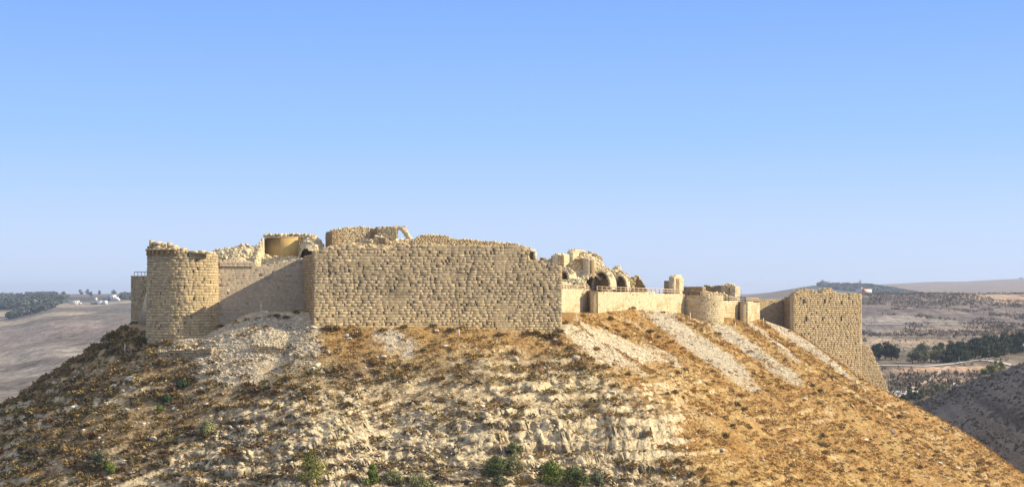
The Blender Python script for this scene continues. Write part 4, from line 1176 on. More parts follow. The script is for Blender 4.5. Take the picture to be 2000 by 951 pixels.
# ------------------------------------------------------------------ scrub
def tuft_proto(seed, nb=54, spread=1.0, upright=.5, leaf=.17):
    rg = np.random.default_rng(seed)
    ph = rg.uniform(0, 2 * PI, nb); el = np.arccos(rg.uniform(0, 1, nb)); rr = rg.uniform(.45, 1.0, nb)
    dirv = np.stack([np.sin(el) * np.cos(ph), np.sin(el) * np.sin(ph), np.cos(el) * upright * 2.3], 1)
    c = dirv * rr[:, None] * .5 * spread; c[:, 2] += .02
    v = []
    for i in range(nb):
        u = rg.normal(size=3); u /= np.linalg.norm(u); w = np.cross(u, dirv[i] + 1e-3); w /= np.linalg.norm(w)
        s = leaf * rg.uniform(.6, 1.4)
        v += [c[i] - w * s * .5, c[i] + w * s * .5, c[i] + dirv[i] * s * 1.2 + rg.uniform(-.05, .05, 3)]
    return np.array(v)
def merge_tufts(mb, protos, pts, scale, col, cv=.18):
    pid = R.integers(0, len(protos), len(pts))
    for k, pr in enumerate(protos):
        m = pid == k; n = m.sum()
        if n == 0: continue
        a = R.uniform(0, 2 * PI, n); ca, sa = np.cos(a), np.sin(a)
        v = np.stack([pr[None, :, 0] * ca[:, None] - pr[None, :, 1] * sa[:, None], pr[None, :, 0] * sa[:, None] + pr[None, :, 1] * ca[:, None], np.repeat(pr[None, :, 2], n, 0)], -1)
        sc_ = np.asarray(scale)[m]
        v = v * (sc_[:, None, None] if sc_.ndim == 1 else sc_[:, None, :]) + pts[m][:, None]
        nt = len(pr) // 3
        f = np.arange(n * nt * 3).reshape(-1, 3)
        cb = np.asarray(col)[m] * (1 + R.normal(0, cv, (n, 1))).clip(.5, 1.5)
        ct = cb[:, None] * (1 + R.normal(0, .16, (n, nt, 1))).clip(.5, 1.6)
        mb.add(v.reshape(-1, 3), f, np.clip(np.repeat(ct.reshape(-1, 3), 3, axis=0), .01, .8))
TP = [tuft_proto(800 + k) for k in range(8)]
TS = [tuft_proto(830 + k, 12, 1.0, .7, .34) for k in range(6)]
S_BROWN = np.array([.20, .125, .05]); S_OLIVE = np.array([.175, .13, .045]); S_OCHRE = np.array([.38, .215, .058]); S_STRAW = np.array([.45, .31, .11]); S_DARK = np.array([.085, .075, .035])
def scrub_col(x, y, h, g, n):
    r = R.random(n)[:, None]
    left = sstep(-10, -45, x)[:, None]
    c = np.where(r < .38, S_BROWN * 1.35, np.where(r < .75, S_OLIVE * 1.55, np.where(r < .9, S_STRAW * .8, S_DARK)))
    cr = np.where(r < .45, S_OCHRE, np.where(r < .75, S_STRAW, np.where(r < .93, S_BROWN * 1.3, S_DARK * 1.3)))
    cl = np.where(r < .36, np.array([.20, .13, .052]), np.where(r < .68, S_OLIVE, np.where(r < .86, S_STRAW * .72, S_DARK)))
    c = c + (cl - c) * left
    return c + (cr - c) * g[:, None]
mb = MB()
x, y, h, d, cm, mk = scatter(52000, (-120, 125), (205, 372))
fm, _ = fan_mask(x, y); g = zone_grass(x, y, h)
cl = sstep(-.45, .35, fbm(x * .18, y * .18, 3, 611) + .25 * sstep(-20, -50, x))
prob = np.clip(.48 + .6 * cl, 0, 1) * (1 - .88 * fm) * (1 - .6 * cm) * (1 - .45 * g)
k = R.random(len(x)) < prob
x, y, h, g = x[k], y[k], h[k], g[k]
sz = R.lognormal(math.log(1.0), .36, len(x)).clip(.4, 1.9) * (1 - .42 * g)
merge_tufts(mb, TP, np.stack([x, y, h - .03], 1), np.stack([sz * 1.15, sz * 1.15, sz * .85], 1), scrub_col(x, y, h, g, len(x)))
print('scrub', len(x))
tag(mb.build('scrub', M_SCRUB), 'low brown and olive dwarf scrub covering the castle hill', None, None, 'stuff')
mb = MB()
x, y, h, d, cm, mk = scatter(120000, (-60, 125), (205, 372))
fm, _ = fan_mask(x, y); g = zone_grass(x, y, h)
k = R.random(len(x)) < np.clip(g * 1.0 * sstep(-.35, .3, fbm(x * .16, y * .16, 4, 631)) * (1 - .9 * fm) * (1 - .7 * cm), 0, 1)
x, y, h, g = x[k], y[k], h[k], g[k]
r = R.random(len(x))[:, None]; c = np.where(r < .66, S_OCHRE * 1.1, np.where(r < .88, S_STRAW * 1.05, S_BROWN * 1.3))
merge_tufts(mb, TS, np.stack([x, y, h - .02], 1), R.uniform(.16, .42, len(x)), c)
tag(mb.build('dry_grass', M_SCRUB), 'fine ochre dry grass on the sunny right slope', None, None, 'stuff')
print('grass', len(x))

# the largest scrub bushes, each on its own
def bush_mesh(name, seed, base, nb=190, leaf=.16, up=.55):
    rg = np.random.default_rng(seed); mb_ = MB()
    for q in range(5):
        o = rg.uniform(-.28, .28, 3); o[2] = abs(o[2]) * .5
        v = tuft_proto(seed * 7 + q, nb // 5, .75, up, leaf) + o
        cb = np.asarray(base) * rg.uniform(.75, 1.25)
        nt = len(v) // 3
        mb_.add(v, np.arange(len(v)).reshape(-1, 3), np.repeat(cb[None] * (1 + rg.normal(0, .18, (nt, 1))).clip(.5, 1.6), 3, axis=0))
    me_ = make_mesh(name, np.concatenate(mb_.v), [np.concatenate(mb_.f[3])], np.concatenate(mb_.c)); me_.materials.append(M_SCRUB)
    return me_
BU = {'left': [bush_mesh('dry_shrub', 900 + k, c) for k, c in enumerate([S_BROWN, S_OLIVE, np.array([.21, .12, .045])])],
      'mid': [bush_mesh('dry_shrub', 910 + k, c) for k, c in enumerate([S_OLIVE * 1.4, S_BROWN * 1.3, S_STRAW * .75])],
      'right': [bush_mesh('dry_shrub', 920 + k, c) for k, c in enumerate([S_OCHRE * .9, S_STRAW * .8, S_OLIVE * 1.3])]}
LB = {'left': 'knee high dry brown scrub bush on the dark left slope', 'mid': 'rounded dry scrub bush on the pale slope below the long bastion', 'right': 'dry bush on the ochre grass slope to the right'}
fixed = [(640, 645, 1.7), (655, 646, 1.5), (735, 636, 1.6), (745, 648, 1.3), (860, 636, 1.9), (845, 640, 1.3), (905, 642, 1.3), (790, 642, 1.2), (1030, 655, 1.9), (1045, 655, 1.5), (1078, 662, 2.4), (1062, 660, 1.6), (1092, 650, 1.3), (975, 658, 1.3), (1165, 684, 1.3), (1105, 632, 1.2), (1235, 605, 1.2),
         (540, 620, 1.2), (560, 622, 1.0), (520, 640, .9), (578, 612, 1.1), (408, 600, 1.8), (415, 605, 1.3), (400, 650, 1.6), (430, 640, 1.2), (280, 672, 1.3), (330, 675, 1.2), (1270, 650, 1.3), (1285, 660, 1.1), (1190, 625, 1.3), (1140, 620, 1.4), (1360, 640, 1.2), (1640, 775, 1.2), (1600, 765, 1.3),
         (1590, 770, 1.0), (445, 905, 2.0), (470, 892, 1.6), (345, 780, 1.5), (500, 765, 1.6), (540, 770, 1.6), (580, 760, 1.5), (600, 775, 1.4), (620, 762, 1.3), (480, 755, 1.4), (1300, 915, 1.8), (1320, 905, 1.4), (1380, 945, 1.6), (1350, 930, 1.3), (430, 800, 1.3), (1760, 845, .8), (900, 790, 1.3), (860, 785, 1.2), (1080, 770, 1.2)]
cnt = 0
def put_bush(p, px, s_):
    global cnt
    z_ = 'left' if px < 600 else ('mid' if px < 1150 else 'right')
    o = bpy.data.objects.new('dry_shrub', random.choice(BU[z_])); COL.objects.link(o)
    o.location = Vector([float(a) for a in p]); o.rotation_euler = (0, 0, R.uniform(0, 6.28)); o.scale = (s_ * R.uniform(.9, 1.25), s_, s_ * R.uniform(.65, .95))
    tag(o, LB[z_], 'shrub', {'left': 'dry shrubs on the left slope', 'mid': 'dry shrubs below the long bastion', 'right': 'dry shrubs on the ochre slope'}[z_], 'thing'); cnt += 1
for px, py, s_ in fixed:
    p = hit(px, py)
    if p is not None: put_bush(p, px, s_)
x, y, h, d, cm, mk = scatter(2600, (-110, 110), (208, 350))
fm, _ = fan_mask(x, y); px_, py_ = to_px(x, y, h)
for i in range(len(x)):
    if cnt >= 290: break
    if fm[i] > .2 or d[i] < 1.2 or py_[i] > 950 or cm[i] > .8 and R.random() < .5: continue
    if px_[i] > 1400 and R.random() < .5: continue
    put_bush(np.array([x[i], y[i], h[i] - .05]), px_[i], R.uniform(.95, 1.55))

# ------------------------------------------------------------------ trees
def tree_meshes(seed, H, W, base, nblob=14, leaves=2600, leaf=.35, trunk_h=.25, conic=0.0, squash=.8):
    """crown of leaf clumps round a tapered trunk with limbs"""
    rg = np.random.default_rng(seed)
    crown = MB(); trunk = MB()
    th = H * trunk_h
    bar(trunk, (0, 0, -.4), (0, 0, th), W * .045 + .06, (.16, .12, .08), 7, W * .035 + .04)
    bar(trunk, (0, 0, th), (rg.uniform(-.2, .2), 0, H * .8), W * .035 + .04, (.16, .12, .08), 6, .03)
    for b in range(nblob):
        f_ = rg.uniform(0, 1)
        zc = th + (H - th) * (f_ * .78 + .08)
        wmax = W * .5 * ((1 - f_) ** .8 if conic else math.sqrt(max(.05, 1 - (f_ * 1.6 - .6) ** 2 if f_ > .375 else 1)))
        a = rg.uniform(0, 2 * PI); r_ = wmax * rg.uniform(.15, .75)
        c = np.array([math.cos(a) * r_, math.sin(a) * r_, zc])
        br = W * rg.uniform(.14, .25) * (1 - .45 * f_ * bool(conic))
        bar(trunk, (0, 0, max(th * .8, zc - r_ * .6 - .3)), c, .05 + W * .01, (.16, .12, .08), 5, .02)
        m = leaves // nblob
        dv = rg.normal(size=(m, 3)); dv /= np.linalg.norm(dv, axis=1)[:, None]
        pos = c + dv * br * rg.uniform(.35, 1.12, (m, 1)) * np.array([1, 1, squash])
        u = rg.normal(size=(m, 3)); u /= np.linalg.norm(u, axis=1)[:, None]
        w = np.cross(u, dv); w /= np.linalg.norm(w, axis=1)[:, None] + 1e-6
        s = leaf * rg.uniform(.5, 1.3, (m, 1))
        v = np.stack([pos - u * s * .5, pos + w * s * .35, pos + u * s * .5, pos - w * s * .35], 1).reshape(-1, 3)
        cb = np.asarray(base) * rg.uniform(.7, 1.35)
        cf = cb[None] * (1 + rg.normal(0, .2, (m, 1))).clip(.5, 1.7)
        crown.add(v, np.arange(m * 4).reshape(-1, 4), np.clip(np.repeat(cf, 4, axis=0), .008, .6))
    return trunk, crown
def tree(name, loc, label, group, seed, H, W, base, cat='tree', **k):
    t = thing(name, loc, label, cat, group)
    tr, cr = tree_meshes(seed, H, W, base, **k)
    for mb_, nm, mt in ((tr, 'trunk', M_BARK), (cr, 'crown', M_LEAF)):
        me_ = make_mesh(nm, np.concatenate(mb_.v), [np.concatenate(a) for a in mb_.f.values()], np.concatenate(mb_.c)); me_.materials.append(mt)
        o = bpy.data.objects.new(nm, me_); COL.objects.link(o); o.parent = t
    t.rotation_euler = (0, 0, R.uniform(0, 6.28))
    return t
G_PINE = np.array([.16, .155, .035]); G_DARK = np.array([.035, .055, .022]); G_OLIVE = np.array([.11, .115, .055]); G_BRIGHT = np.array([.16, .20, .03]); G_SAGE = np.array([.21, .205, .085])
NB = [(605, 948, 4.2, 4.8, G_PINE, 'wide green pine bush at the bottom edge below the cliff, largest of the green bushes', 1), (728, 948, 2.9, 2.4, G_BRIGHT * .8, 'bright green upright shrub at the bottom edge, left of centre', 1),
      (770, 950, 2.0, 2.3, G_SAGE, 'pale sage green shrub at the bottom edge beside the bright upright shrub', 0), (822, 958, 1.9, 2.8, G_SAGE, 'low greyish green bush cut by the bottom edge', 0),
      (965, 936, 3.1, 2.9, np.array([.085, .105, .028]), 'dark green dense bush at the cliff foot, left of its pale neighbour', 0), (1000, 930, 2.7, 2.6, G_SAGE * .8, 'lighter green bush touching the dark bush at the cliff foot', 0),
      (1005, 895, 2.4, 1.8, G_SAGE, 'thin pale shrub growing against the cliff hollow', 0), (1078, 945, 3.0, 3.6, G_BRIGHT * .75, 'broad light green bush before the white rock at the cliff foot', 0), (1125, 948, 2.6, 3.0, np.array([.09, .11, .03]), 'dark green bush right of the broad light green one', 0),
      (195, 912, 2.5, 2.3, G_OLIVE * 1.1, 'solitary green bush on the shaded lower left slope', 0), (212, 922, 1.5, 2.0, G_BRIGHT * .6, 'small green bush just right of the solitary one at lower left', 0), (402, 848, 1.9, 3.2, G_SAGE * .95, 'grey green rounded bush on the left limestone ledge', 0),
      (325, 790, 1.5, 1.9, G_DARK * 1.3, 'dark green bush on the mid left slope', 0), (311, 806, 1.2, 1.2, G_BRIGHT * .7, 'small bright green bush under the dark one on the mid left slope', 0), (355, 757, 1.2, 2.2, G_DARK * 1.4, 'low dark bush high on the left slope under the scree', 0),
      (975, 948, 1.2, 1.6, G_OLIVE, 'small olive shrub at the bottom edge under the dark bushes', 0), (1170, 944, 1.6, 1.9, G_OLIVE * 1.3, 'low olive shrub at the bottom edge right of the dark bush', 0)]
for i, (px, py, H, W, c, lab, con) in enumerate(NB):
    p = hit(px, py)
    if p is None: p = hit(px, 935)
    tree('green_bush', p - np.array([0, 0, .15]), lab, None, 1000 + i, H * (1.08 if px > 500 else 1.0), W * (1.45 if px > 500 else 1.05), c * 1.15, 'bush', nblob=16, leaves=4200, leaf=.23, trunk_h=.10, conic=con, squash=.9)

def gtree(px, py, H, W, c, lab, grp, seed, name='tree', **k):
    p = ghit(px, py); kk = dict(nblob=15, leaves=2200, leaf=W * .075 + .1, trunk_h=.2); kk.update(k)
    return tree(name, p, lab, grp, seed, H, W, c, 'tree', **kk)
grp = 'pine trees in the valley on the right'
for i, (px, py, H, W) in enumerate([(1716, 703, 7.6, 7.5), (1729, 701, 8.2, 8.5), (1741, 703, 7.2, 7.5), (1751, 704, 5.5, 5)]):
    gtree(px, py, H, W, G_DARK * .8, 'dark pine in the clump of four beside the tall far tower', grp, 1100 + i, 'pine_tree')
lp = [(1852, 709, 7.5, 7), (1864, 707, 10.2, 8), (1878, 706, 10.5, 9), (1892, 704, 10, 9), (1905, 702, 11.5, 10), (1918, 701, 11, 9), (1930, 699, 10.5, 9), (1943, 697, 11.5, 9.5), (1956, 694, 11, 9), (1968, 692, 11.5, 9), (1981, 690, 11.5, 9), (1994, 688, 12, 9), (1870, 696, 9.5, 8), (1925, 690, 10, 9), (1962, 684, 10, 9)]
for i, (px, py, H, W) in enumerate(lp):
    gtree(px, py, H * .82, W, G_DARK * R.uniform(.55, .85), 'dark pine in the dense row above the valley road', grp, 1120 + i, 'pine_tree', conic=(i % 3 == 0), trunk_h=.06, nblob=20, leaves=3000)
for i, (px, py, H, W) in enumerate([(1782, 710, 5, 5.2), (1794, 710, 5.4, 5.4), (1806, 709, 5.6, 5.6), (1818, 708, 5.4, 5.5), (1830, 708, 5.4, 5.5), (1841, 707, 5, 5), (1800, 695, 5.2, 8), (1838, 690, 5, 6), (1856, 688, 6, 5.4), (1827, 692, 4, 5)]):
    gtree(px, py, H, W, G_OLIVE * 1.0, 'grey green olive tree between the pine clump and the pine row', 'olive trees in the valley on the right', 1140 + i, 'olive_tree', leaves=1500)
for i, (px, py, H, W, c) in enumerate([(1765, 790, 3.5, 4, G_DARK), (1776, 782, 3, 3.4, G_OLIVE), (1777, 772, 4.2, 2, G_DARK), (1790, 776, 5.5, 2.4, G_DARK), (1789, 785, 3.2, 4, G_DARK), (1803, 782, 3.4, 4.2, G_OLIVE), (1816, 774, 2.6, 3.4, G_OLIVE * .9), (1829, 768, 2.4, 4, G_OLIVE), (1843, 766, 2.2, 4, G_OLIVE)]):
    p = ghit(px, py - 4)
    tree('small_tree', p, 'small dark tree in the valley bottom below the far tower', 'small trees in the valley bottom', 1160 + i, H, W, c, 'tree', nblob=10, leaves=1100, leaf=.4, trunk_h=.1, conic=(i in (2, 3)))
for i, (px, py, H, W) in enumerate([(1922, 735, 3.2, 5), (1935, 730, 3.4, 5), (1944, 727, 5.2, 3), (1955, 722, 3, 4.5)]):
    gtree(px, py, H, W, G_BRIGHT * .7, 'green shrub patch above the shaded spur on the right', 'green shrubs above the right spur', 1180 + i, 'green_shrub', leaves=1100, trunk_h=.08)
# skyline trees on the left plateau
for i, (px, py, H, W) in enumerate([(125, 577, 7, 13), (157, 574, 9, 11), (171, 574, 9, 11), (194, 575, 7, 8), (119, 593, 8, 11), (222, 573, 8, 12), (177, 578.5, 9, 8)]):
    lab = ['first lone tree on the left skyline, nearest the dark wood', 'round tree on the left skyline, left of a close pair', 'round tree on the left skyline, right of a close pair', 'smallest tree on the left skyline, near the white house',
           'dark bush tree left of the long low bungalow', 'tree right behind the tall white house', 'faint tree below the left skyline between the houses'][i]
    ys_ = ghit(px, max(py, 577.5), 1200); 
    if py < 577: ys_ = np.array([(px - 1000) / F * 3300, 3300, 0]); ys_[2] = ground_z(ys_[0:1], ys_[1:2])[0]
    tree('skyline_tree', ys_, lab, None, 1200 + i, H * ys_[1] / 2200 * .85, W * ys_[1] / 3000, np.array([.05, .065, .045]), 'tree', nblob=12, leaves=700, leaf=1.6, trunk_h=.06, squash=.9)
# far woods as one mass each
def wood(name, label, spots, seed):
    rg = np.random.default_rng(seed); mb_ = MB()
    for (x_, y_, H, W) in spots:
        z_ = float(ground_z(np.array([x_]), np.array([y_]))[0])
        m = 60
        dv = rg.normal(size=(m, 3)); dv /= np.linalg.norm(dv, axis=1)[:, None]
        pos = np.array([x_, y_, z_ + H * .55]) + dv * rg.uniform(.5, 1.05, (m, 1)) * np.array([W / 2, W / 2, H * .48])
        u = rg.normal(size=(m, 3)); u /= np.linalg.norm(u, axis=1)[:, None]; w = np.cross(u, dv); w /= np.linalg.norm(w, axis=1)[:, None]
        s = W * .3 * rg.uniform(.6, 1.3, (m, 1))
        v = np.stack([pos - u * s * .5, pos + w * s * .5, pos + u * s * .5, pos - w * s * .5], 1).reshape(-1, 3)
        cb = np.array([.075, .09, .07]) * rg.uniform(.6, 1.5)
        mb_.add(v, np.arange(m * 4).reshape(-1, 4), np.repeat(cb[None] * (1 + rg.normal(0, .2, (m, 1))).clip(.5, 1.6), 4, axis=0))
    o = mb_.build(name, M_LEAF); tag(o, label, None, None, 'stuff')
sp = []
for _ in range(900):
    px = R.uniform(-120, 135); py = R.uniform(582, 604)
    if px > 20 and py > 604 - (px - 20) * .17 + R.uniform(-2, 3): continue
    q = ghit(px, py, 1300); sp.append((q[0], q[1], R.uniform(6, 10), R.uniform(7, 12)))
for _ in range(170):
    px = R.uniform(52, 112) if R.random() < .7 else R.uniform(-100, 40)
    yy = R.uniform(3000, 3500); sp.append(((px - 1000) / F * yy, yy, R.uniform(3, 7.5), R.uniform(7, 12)))
for _ in range(130):      # dark valley strip with trees below the wood
    t_ = R.random(); px = 108 - 90 * t_ + R.uniform(-6, 6); py = 598 + 24 * t_ + R.uniform(-3, 3)
    q = ghit(px, py, 900); sp.append((q[0], q[1], R.uniform(4, 7), R.uniform(5, 9)))
for _ in range(70):
    px = R.uniform(236, 256); py = R.uniform(577, 586); q = ghit(px, py, 1300); sp.append((q[0], q[1], R.uniform(4, 8), R.uniform(6, 10)))
wood('woodland', 'hazy dark pine wood on the far left plateau', sp, 5)
sp = []
hx = (1682 - 1000) / F * 3300
for _ in range(600):
    x_ = hx + R.uniform(-95, 75); y_ = 3300 + R.uniform(-330, 60)
    if ((x_ - hx + 10) / 90) ** 2 + ((y_ - 3200) / 300) ** 2 < 1.0: sp.append((x_, y_, R.uniform(3, 5.5), R.uniform(7, 13)))
wood('woodland', 'hazy blue green wooded knoll on the right skyline', sp, 6)
# thicker scrub on the far right hillside
mb = MB()
n = 15000
px_ = R.uniform(1660, 2040, n); yy = np.exp(R.uniform(math.log(500), math.log(1330), n)); xx = (px_ - 1000) / F * yy
kk = fbm(xx * .02, yy * .012, 3, 621) + .35 * fbm(xx * .1, yy * .06, 2, 622) > -.22
kk &= ~((yy > 590) & (yy < 840) & (R.random(n) < .93)); kk &= ~((yy < 600) & (R.random(n) < .5))
xx, yy = xx[kk], yy[kk]
merge_tufts(mb, TS, np.stack([xx, yy, ground_z(xx, yy) - .05], 1), R.uniform(.6, 1.6, len(xx)), np.tile(np.array([.115, .095, .07]), (len(xx), 1)))
n = 5200
xx = R.uniform(95, 175, n); yy = R.uniform(350, 490, n)
kk = fbm(xx * .08, yy * .03, 3, 623) > -.25; xx, yy = xx[kk], yy[kk]
merge_tufts(mb, TP[:4], np.stack([xx, yy, spur_h(xx, yy) - .05], 1), R.uniform(.4, 1.1, len(xx)), np.tile(np.array([.11, .09, .06]), (len(xx), 1)))
tag(mb.build('hillside_scrub', M_SCRUB), 'dark scrub dotted over the hillsides across the valley', None, None, 'stuff')

# ------------------------------------------------------------------ roads and tracks in the valley
def ribbon(name, pts, w, col, label, lift=.12, y0=440.):
    Q = [ghit(px, py, y0) for px, py in pts]
    # densify in world space
    D_ = []
    for a, b in zip(Q[:-1], Q[1:]):
        m = max(2, int(np.linalg.norm(b - a) / 3))
        for k in range(m): D_.append(a + (b - a) * k / m)
    D_.append(Q[-1]); D_ = np.array(D_)
    tg = np.gradient(D_[:, :2], axis=0); tg /= np.linalg.norm(tg, axis=1)[:, None] + 1e-9
    nr = np.stack([-tg[:, 1], tg[:, 0]], 1)
    Lf = D_[:, :2] + nr * w / 2; Rt = D_[:, :2] - nr * w / 2
    def zq(q): return ground_z(q[:, 0], q[:, 1]) + lift + .15
    v = np.concatenate([np.c_[Lf, zq(Lf)], np.c_[Rt, zq(Rt)]]); n = len(D_); i = np.arange(n - 1)
    mb_ = MB(); mb_.add(v, np.stack([i, i + 1, i + 1 + n, i + n], 1), col)
    o = mb_.build(name, M_ROAD); tag(o, label, None, None, 'structure'); return o
ribbon('valley_road', [(1700, 714), (1740, 714), (1806, 716), (1850, 712), (1880, 708), (1915, 703), (1940, 706), (1985, 716)], 3.2, (.47, .42, .37), 'pale country road crossing the valley below the pines')
ribbon('hill_track', [(1920, 702), (1950, 693), (2010, 682)], 4, (.45, .38, .31), 'pale track climbing right past the pine row')
ribbon('footpath', [(1853, 716), (1835, 727), (1822, 738), (1795, 752), (1780, 760)], 2.0, (.50, .37, .26), 'thin dirt footpath down the valley slope')
ribbon('valley_track', [(1738, 775), (1750, 772), (1763, 768), (1776, 764)], 10, (.60, .56, .52), 'pale gravel track in the valley bottom beside the far tower')
ribbon('hill_track', [(1690, 634), (1750, 634), (1800, 634.5), (1870, 634), (1930, 634), (2010, 634)], 3.2, (.42, .36, .30), 'thin horizontal track across the far right hillside')
ribbon('plateau_road', [(-20, 625), (20, 620), (40, 612), (60, 604)], 6, (.45, .40, .34), 'pale road climbing towards the dark wood on the left')

# ------------------------------------------------------------------ far buildings
WHT = np.array([.80, .78, .74])
def house(name, label, px, py, W, Dp, H, rot=0.0, wins=0, col=WHT, extra=None, depth=None, cat='house', roofc=None, lift=0):
    p = ghit(px, py, 1000) if depth is None else np.array([(px - 1000) / F * depth, depth, float(ground_z(np.array([(px - 1000) / F * depth]), np.array([depth]))[0])])
    p[2] += lift
    t = thing(name, p, label, cat)
    mb_ = MB(); box(mb_, (p[0], p[1], p[2] + H / 2 - .5), (W, Dp, H + 1), col, rot); mb_.build('walls', M_PAINT, t)
    mb_ = MB(); box(mb_, (p[0], p[1], p[2] + H + .12), (W + .7, Dp + .7, .3), (roofc if roofc is not None else col * .95), rot); mb_.build('roof', M_PAINT, t)
    c, s = math.cos(rot), math.sin(rot)
    for k in range(wins):
        u = -W / 2 + W * (k + .5) / wins; yv = -Dp / 2 - .03
        mb_ = MB(); box(mb_, (p[0] + u * c - yv * s, p[1] + u * s + yv * c, p[2] + H * .55), (W / wins * .42, .12, H * .3), (.05, .06, .07), rot); mb_.build('window', M_PAINT, t)
    for (dx, dy, dz, w, d_, h_, cc_) in (extra or []):
        mb_ = MB(); box(mb_, (p[0] + dx, p[1] + dy, p[2] + dz + h_ / 2), (w, d_, h_), cc_, rot); mb_.build('annex', M_PAINT, t)
    return t
house('white_house', 'tall bright white house on the left plateau, largest of the far buildings', 221, 587, 7, 8, 8.2, .5, 2, WHT, [(-9, 4, 0, 13, 7, 6, np.array([.30, .32, .38])), (5, -1, 0, 5, 6, 5.0, WHT), (8, -2, 0, 3.5, 5, 3, WHT)])  # left annex: shade put into its grey colour
house('bungalow', 'long low white bungalow with a row of small dark windows on the left plateau', 146, 594, 11.5, 7, 4.6, .25, 5, WHT * .97, [(7.2, 0, 0, 2.6, 4, 2.2, WHT), (-7.3, 2, 3.4, 1.6, 2, 1.6, WHT)])
house('low_house', 'flat white house with bright end walls between bungalow and tall house', 197, 594.5, 9, 7, 4.6, .55, 0, WHT * .9, [(5.5, -.5, 0, 4, 6, 4.9, WHT), (-9, 2, 0, 8, 5, 3.0, np.array([.36, .36, .38]))])
house('shed', 'tiny pale shed above the low white houses on the left plateau', 187, 586.5, 4, 4, 4, .4, 0, WHT * .85)
house('roadside_building', 'low white building with an orange centre on the right ridge behind the far tower', 1687, 577, 12.5, 4, 1.9, .0, 0, WHT, [(-.5, -1.2, 0, 2.6, 3, 2.6, np.array([.75, .22, .08])), (-2.0, -.8, 0, 1.0, 2, 3.6, WHT)], depth=1280., lift=2.3)
house('skyline_building', 'hazy block building on the distant right skyline above the far tower', 1611, 0, 20, 15, 8.5, 0, 0, np.array([.22, .22, .2]), [(-12, 0, 0, 10, 10, 6.5, np.array([.15, .16, .15])), (14, 0, 0, 12, 10, 5.5, np.array([.2, .2, .2])), (-5, 0, 8, 4, 4, 4, np.array([.2, .2, .2]))], depth=3380.)
house('hilltop_hut', 'tiny hut on the crest of the distant ridge at the right edge', 1995, 0, 14, 10, 6, 0, 0, np.array([.2, .2, .2]), None, depth=6150.)
# minaret-like tower on the wooded knoll
p = np.array([hx, 3310., 0]); p[2] = ground_z(p[0:1], p[1:2])[0]
t = thing('hilltop_tower', p, 'slim stone tower on top of the wooded knoll on the skyline', 'tower')
mb = MB(); bar(mb, p + [0, 0, -1], p + [0, 0, 10.5], 1.7, (.2, .2, .18), 10, 1.3); mb.build('shaft', M_PAINT, t)
mb = MB(); bar(mb, p + [0, 0, 8], p + [0, 0, 9], 2.3, (.2, .2, .18), 10); mb.build('balcony', M_PAINT, t)
mb = MB(); bar(mb, p + [0, 0, 10.5], p + [0, 0, 13], 1.2, (.2, .2, .18), 10, .1); mb.build('cap', M_PAINT, t)
# small pale objects in the valley
p = ghit(1993, 687); t = thing('field_wall', p, 'pale stone building end half hidden by the pine row at the right edge', 'building')
mb = MB(); box(mb, p + [0, 0, 1.6], (9, 4, 4), (.55, .50, .42)); mb.build('walls', M_PAINT, t)
mb = MB(); box(mb, p + [0, 0, 3.7], (9.4, 4.4, .25), (.5, .46, .40)); mb.build('roof', M_PAINT, t)
p = ghit(1865, 757); t = thing('white_tent', p, 'small white tent on the slope above the shaded spur', 'tent')
mb = MB(); a = .95
v = np.array([(-a, -.8, 0), (-.2, -.8, 1.8), (-a, 1.2, 0), (-.2, 1.2, 1.8), (1.4, -.8, 0), (1.4, 1.2, 0)]) + p
mb.add(v, [np.array([[0, 1, 3, 2], [1, 4, 5, 3]]), np.array([[0, 4, 1], [2, 3, 5]])], WHT); mb.build('canvas', M_PAINT, t)
mb = MB(); v = np.array([(-.45, -.83, 0), (-.05, -.83, 1.0), (.35, -.83, 0)]) + p; mb.add(v, np.array([[0, 2, 1]]), (.12, .12, .12)); mb.build('opening', M_PAINT, t)  # dark triangle on the canvas, inner shade put into its colour
# poles
def pole(px, py, h_, label, r=.12, depth=None, arm=True, grp=None):
    p = ghit(px, py) if depth is None else np.array([(px - 1000) / F * depth, depth, 0.])
    if depth is not None: p[2] = ground_z(p[0:1], p[1:2])[0]
    t = thing('utility_pole', p, label, 'pole', grp)
    mb_ = MB(); bar(mb_, p - [0, 0, .4], p + [0, 0, h_], r, (.33, .31, .29), 6, r * .7); mb_.build('shaft', M_BARK, t)
    if arm:
        mb_ = MB(); bar(mb_, p + [-1.1, 0, h_ * .93], p + [1.1, 0, h_ * .93], r * .6, (.3, .29, .28), 5); mb_.build('cross_arm', M_BARK, t)
pole(1699, 641, 8.5, 'left pole of the pair standing next to the tall far tower', .13, None, False)
pole(1703, 641, 8.5, 'right pole of the pair standing next to the tall far tower', .13, None, False)
pole(1709, 626, 8, 'pale lattice-like pole behind the pole pair by the far tower', .22, None, False)
pole(1873, 711, 3.2, 'short thin pole beside the valley road under the pines', .09, None, False)
pole(1443, 0, 15, 'left mast on the skyline above the square buttress tower', .5, 3000.)
pole(1448, 0, 15, 'right mast on the skyline above the square buttress tower', .5, 3000.)

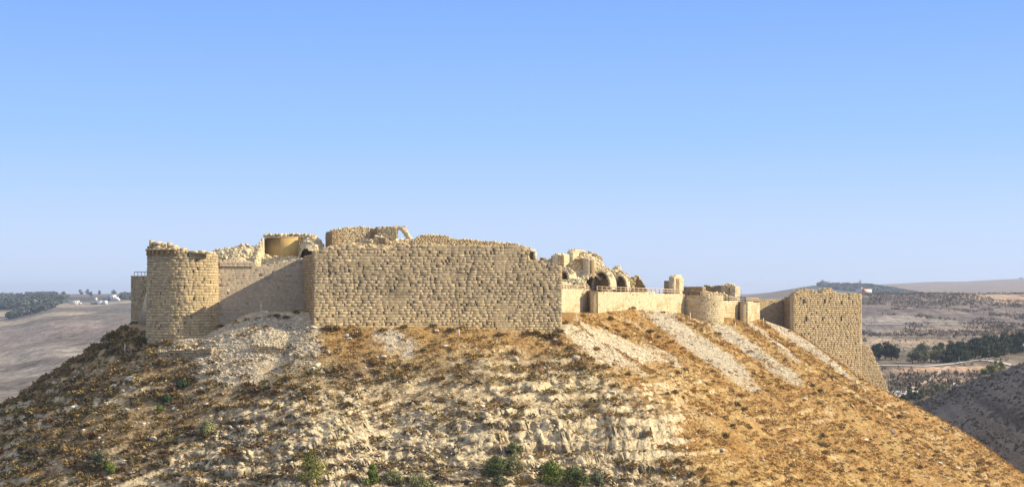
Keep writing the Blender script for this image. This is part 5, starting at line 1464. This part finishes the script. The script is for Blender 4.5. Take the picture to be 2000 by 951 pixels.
# ------------------------------------------------------------------ haze
def haze():
    mb_ = MB(); x0, x1, y0, y1, z0, z1 = -26000, 26000, -200, 15200, -62, 62
    v = np.array([[x0, y0, z0], [x0, y1, z0], [x1, y1, z0], [x1, y0, z0], [x0, y0, z1], [x0, y1, z1], [x1, y1, z1], [x1, y0, z1]], float)
    m = bpy.data.materials.new('haze'); m.use_nodes = True; nt = m.node_tree; nt.nodes.clear()
    o_ = nt.nodes.new('ShaderNodeOutputMaterial'); pv = nt.nodes.new('ShaderNodeVolumePrincipled')
    pv.inputs['Color'].default_value = (.72, .82, 1.0, 1); pv.inputs['Density'].default_value = 1.0e-4; pv.inputs['Anisotropy'].default_value = .2
    nt.links.new(pv.outputs[0], o_.inputs['Volume'])
    mb_.add(v, BOXF, (1, 1, 1)); o = mb_.build('haze', m); tag(o, 'thin blue haze over the distance', None, None, 'stuff')
    m.cycles.homogeneous_volume = True if hasattr(m, 'cycles') and hasattr(m.cycles, 'homogeneous_volume') else None
haze()

# ------------------------------------------------------------------ light, sky, camera
EL = math.radians(27); AZ = math.radians(93)        # clockwise from +Y
S = Vector((math.sin(AZ) * math.cos(EL), math.cos(AZ) * math.cos(EL), math.sin(EL)))
sl = bpy.data.lights.new('sun', 'SUN'); sl.energy = 5.0; sl.angle = math.radians(.5); sl.color = (1.0, .88, .68)
so = bpy.data.objects.new('sun', sl); COL.objects.link(so); so.rotation_euler = S.to_track_quat('Z', 'Y').to_euler(); so.location = (60, 100, 80)
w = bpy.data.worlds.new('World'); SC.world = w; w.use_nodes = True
nt = w.node_tree; bg = nt.nodes['Background']
sky = nt.nodes.new('ShaderNodeTexSky'); sky.sky_type = 'NISHITA'; sky.sun_disc = False
sky.sun_elevation = EL; sky.sun_rotation = AZ; sky.altitude = 900; sky.air_density = 1.0; sky.dust_density = .6; sky.ozone_density = 1.6
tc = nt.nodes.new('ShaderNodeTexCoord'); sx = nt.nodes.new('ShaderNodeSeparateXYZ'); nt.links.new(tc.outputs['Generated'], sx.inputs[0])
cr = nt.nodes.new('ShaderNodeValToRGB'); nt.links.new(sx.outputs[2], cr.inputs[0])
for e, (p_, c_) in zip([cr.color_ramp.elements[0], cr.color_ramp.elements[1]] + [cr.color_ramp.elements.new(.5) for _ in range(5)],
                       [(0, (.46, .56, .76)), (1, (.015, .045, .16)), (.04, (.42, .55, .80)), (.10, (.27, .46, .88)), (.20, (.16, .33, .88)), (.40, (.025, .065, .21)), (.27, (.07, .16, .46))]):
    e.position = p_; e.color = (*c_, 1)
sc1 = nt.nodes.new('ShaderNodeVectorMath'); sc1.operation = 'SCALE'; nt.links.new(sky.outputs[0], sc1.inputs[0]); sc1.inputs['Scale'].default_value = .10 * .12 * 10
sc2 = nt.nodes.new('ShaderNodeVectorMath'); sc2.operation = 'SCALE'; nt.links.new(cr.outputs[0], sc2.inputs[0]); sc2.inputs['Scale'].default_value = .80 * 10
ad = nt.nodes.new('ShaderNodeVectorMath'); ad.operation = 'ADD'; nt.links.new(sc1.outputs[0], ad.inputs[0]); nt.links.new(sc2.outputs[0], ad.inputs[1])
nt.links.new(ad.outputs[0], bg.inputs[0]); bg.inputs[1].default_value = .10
cam = bpy.data.cameras.new('camera'); cam.sensor_width = 36; cam.lens = 54.0; cam.shift_y = (HY - 475.5) / 2000.0; cam.clip_end = 60000; cam.clip_start = .5
co = bpy.data.objects.new('camera', cam); COL.objects.link(co); co.rotation_euler = (PI / 2, 0, 0); co.location = (0, 0, 0)
SC.camera = co
SC.view_settings.view_transform = 'Standard'; SC.view_settings.look = 'None'; SC.view_settings.gamma = 1.0; SC.view_settings.exposure = 0.55
SC.view_settings.use_curve_mapping = False
SC.cycles.max_bounces = 6; SC.cycles.diffuse_bounces = 3; SC.cycles.volume_bounces = 0
SC.cycles.use_denoising = True
SC.cycles.denoising_prefilter = 'ACCURATE'
SC.cycles.denoising_input_passes = 'RGB_ALBEDO_NORMAL'
SC.cycles.use_adaptive_sampling = False
